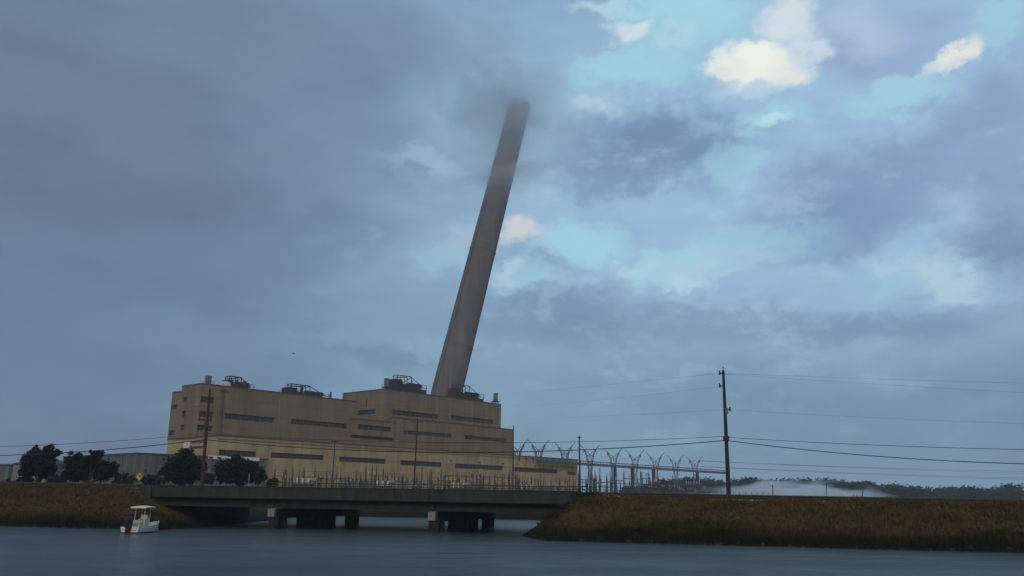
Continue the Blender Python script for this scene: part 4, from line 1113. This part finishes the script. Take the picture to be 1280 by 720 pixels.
# base: front bluish grey, the unseen sky behind the camera a neutral evening grey
fb = nd.new('ShaderNodeMapRange'); fb.inputs['From Min'].default_value = -.35; fb.inputs['From Max'].default_value = .55; L.new(sp.outputs['Y'], fb.inputs['Value'])
cur = mixc(fb.outputs['Result'], (2.7,3.0,3.3,1), rgb((132,163,196)))
NB = [ # px,py,rx,ry,rot,color,amt,crisp
 (1000,200,700,470,0,(166,198,230),1.,0), (960,550,900,140,0,(112,144,175),.9,0), (700,440,260,110,0,(140,172,200),.6,0),
 (570,230,300,200,20,(163,196,222),.95,0), (640,60,220,130,0,(152,184,213),.85,0), (540,420,280,90,5,(134,168,194),.75,0), (640,500,260,60,0,(132,164,190),.7,0), (760,540,260,40,0,(128,160,188),.6,0),
 (100,150,720,420,0,(108,124,149),.97,0), (60,430,500,240,0,(98,122,154),.85,0), (330,40,420,120,0,(120,138,160),.7,0),
 (40,590,520,110,0,(90,111,146),.95,0), (330,440,260,40,4,(118,146,174),.6,0),
 (430,130,180,160,10,(122,146,170),.7,0), (380,300,240,60,15,(106,132,160),.6,0), (600,130,110,50,0,(136,168,196),.7,0),
 (1250,200,120,200,0,(142,164,200),.7,0),
 (150,230,340,70,-8,(98,112,140),.6,0), (470,452,110,24,-4,(104,134,162),.7,0), (250,480,240,30,-3,(98,124,156),.6,0),
 (835,182,190,66,-8,(124,153,190),1.,1), (760,215,120,40,-8,(124,152,188),.8,1), (1080,235,180,80,0,(136,160,200),.9,1), (1030,285,160,56,8,(126,154,194),.85,1),
 (1090,45,150,70,0,(160,180,216),.9,0), (1235,95,60,80,0,(148,170,210),.8,0), (1160,190,90,50,0,(146,172,210),.7,1),
 (700,395,190,46,4,(124,152,186),.85,1), (900,405,220,40,5,(128,157,190),.8,1), (1110,410,220,36,5,(126,152,188),.8,1), (780,450,200,22,2,(142,172,200),.6,1), (1240,310,100,60,0,(126,148,188),.85,1),(1200,150,110,60,10,(142,166,204),.7,1),
 (650,330,120,36,10,(142,172,204),.7,1), (880,470,300,34,2,(128,158,188),.5,1),
]
GAPS = [(850,18,130,60,-10,1.),(800,88,120,46,8,1.),(1112,118,84,36,-8,.9),(725,300,80,40,5,1.),(840,332,90,34,-4,.95),(968,150,60,30,0,.8),(925,200,60,34,0,.6),(690,135,70,36,0,.6),(650,350,60,26,0,.6),(1255,20,60,40,20,.6),(1150,345,110,30,-6,.5),(950,300,120,34,-8,.6),(560,330,60,30,0,.35)]
CL = [ # bright tops
 (942,80,74,36,0,(252,248,238),1.,2), (938,66,48,26,0,(255,250,238),1.,2), (905,84,40,20,0,(244,242,236),.9,2), (985,88,40,22,0,(244,240,232),.9,2),
 (950,108,80,18,0,(206,220,236),.6,2),
 (990,22,52,52,0,(226,232,238),.9,1),(1015,55,36,30,0,(222,230,240),.8,1),(1070,20,80,50,0,(190,206,230),.7,0), (1195,68,58,20,24,(240,238,230),1.,2), (1165,84,50,14,12,(206,220,234),.7,1), (785,38,34,20,0,(222,230,238),.85,1), (848,42,40,18,0,(190,220,236),.6,1),
 (750,6,60,22,0,(196,222,238),.7,1),
 (650,287,36,24,0,(224,218,220),.95,2), (572,305,44,24,0,(176,186,204),.7,1), (600,345,50,18,0,(176,200,218),.6,1),
 (735,138,40,22,0,(198,218,236),.8,1), (968,155,34,16,0,(196,232,244),.9,1), (1185,352,60,20,-20,(196,216,234),.8,1), (1105,340,32,14,0,(190,214,232),.7,1), (1150,335,60,10,4,(186,208,230),.6,1), (790,333,46,14,0,(190,220,234),.7,1), (855,352,40,12,0,(196,226,238),.7,1),
 (640,345,34,14,30,(190,214,228),.8,1), (880,340,90,12,-6,(186,212,230),.6,1), (990,260,60,14,0,(170,192,222),.6,1), (930,320,80,16,-8,(178,206,228),.6,1),
 (560,430,90,14,3,(146,176,202),.6,1),(430,425,110,12,4,(136,166,192),.5,1),(540,205,90,20,-12,(166,196,220),.6,1), (690,380,30,20,60,(170,196,218),.5,1), (860,470,90,10,0,(152,182,208),.5,1), (1270,400,70,24,0,(150,176,206),.6,1),
 (620,235,60,14,-5,(162,186,214),.6,1),
]
for px, py, rx, ry, rot, c, amt, cr in NB: cur = mixc(blobf(px, py, rx, ry, rot, crisp if cr else soft, 0, .75, amt), cur, rgb(c))
skyc = sky.outputs[0]
def mulc(fac, a, col):
    o_ = mixc(fac, a, col); o_.node.blend_type = 'MULTIPLY'; return o_
GAPC = rgb((180,228,244))
for px, py, rx, ry, rot, amt in GAPS: cur = mixc(blobf(px, py, rx, ry, rot, crisp, .0, .62, amt), cur, mixc(.12, GAPC, skyc))
# mottling
nM = noise_(7., 6, .58, cb.outputs[0], (1, 2.2, 1))
md = nd.new('ShaderNodeMapRange'); md.inputs['From Min'].default_value = .7; md.inputs['From Max'].default_value = .3; L.new(nM.outputs['Fac'], md.inputs['Value'])
cur = mulc(md.outputs['Result'], cur, (.90,.90,.91,1))
nW = noise_(11., 6, .66, cb.outputs[0], (1, 2.0, 1))
wr = nd.new('ShaderNodeMapRange'); wr.interpolation_type = 'SMOOTHSTEP'; wr.inputs['From Min'].default_value = .5; wr.inputs['From Max'].default_value = .72; L.new(nW.outputs['Fac'], wr.inputs['Value'])
cur = mixc(math_('MULTIPLY', wr.outputs['Result'], blobf(900, 300, 620, 330, 0, soft, 0, .6, .5)), cur, rgb((184,212,234)))
nK = noise_(6., 6, .6, vm('ADD', cb.outputs[0], (3.,1.,2.)), (1, 2.4, 1))
wk = nd.new('ShaderNodeMapRange'); wk.interpolation_type = 'SMOOTHSTEP'; wk.inputs['From Min'].default_value = .48; wk.inputs['From Max'].default_value = .7; wk.inputs['To Max'].default_value = 1.; L.new(nK.outputs['Fac'], wk.inputs['Value'])
cur = mulc(wk.outputs['Result'], cur, (.90,.91,.93,1))
crisp2 = vm('ADD', cb.outputs[0], vm('ADD', vm('SCALE', d2, .45), d3))
for px, py, rx, ry, rot, c, amt, cr in CL: cur = mixc(blobf(px, py, rx, ry, rot, (soft, crisp, crisp2)[cr], .0, (.9,.8,.68)[cr], amt), cur, rgb(c))
cur = mixc(.06, cur, skyc)
L.new(cur, bg.inputs['Color'])

# weak, broad sun filtering through the overcast from behind left
sl = bpy.data.lights.new('sun', 'SUN'); sl.energy = .9; sl.angle = R(14); sl.color = (1., .86, .70)
so = bpy.data.objects.new('sun', sl); C.objects.link(so)
sd_ = Vector((math.sin(SUN_AZ)*math.cos(SUN_EL), math.cos(SUN_AZ)*math.cos(SUN_EL), math.sin(SUN_EL)))
so.rotation_euler = sd_.to_track_quat('Z', 'Y').to_euler(); so.location = (-50, -50, 80)

# ------------------------------------------------------------------ render
SC.view_settings.view_transform = 'Standard'; SC.view_settings.look = 'None'; SC.view_settings.exposure = 0; SC.view_settings.gamma = 1
SC.render.engine = 'CYCLES'; SC.cycles.use_denoising = True
SC.cycles.max_bounces = 18; SC.cycles.diffuse_bounces = 4; SC.cycles.glossy_bounces = 4; SC.cycles.volume_bounces = 16; SC.cycles.volume_max_steps = 128; SC.cycles.volume_step_rate = 2.
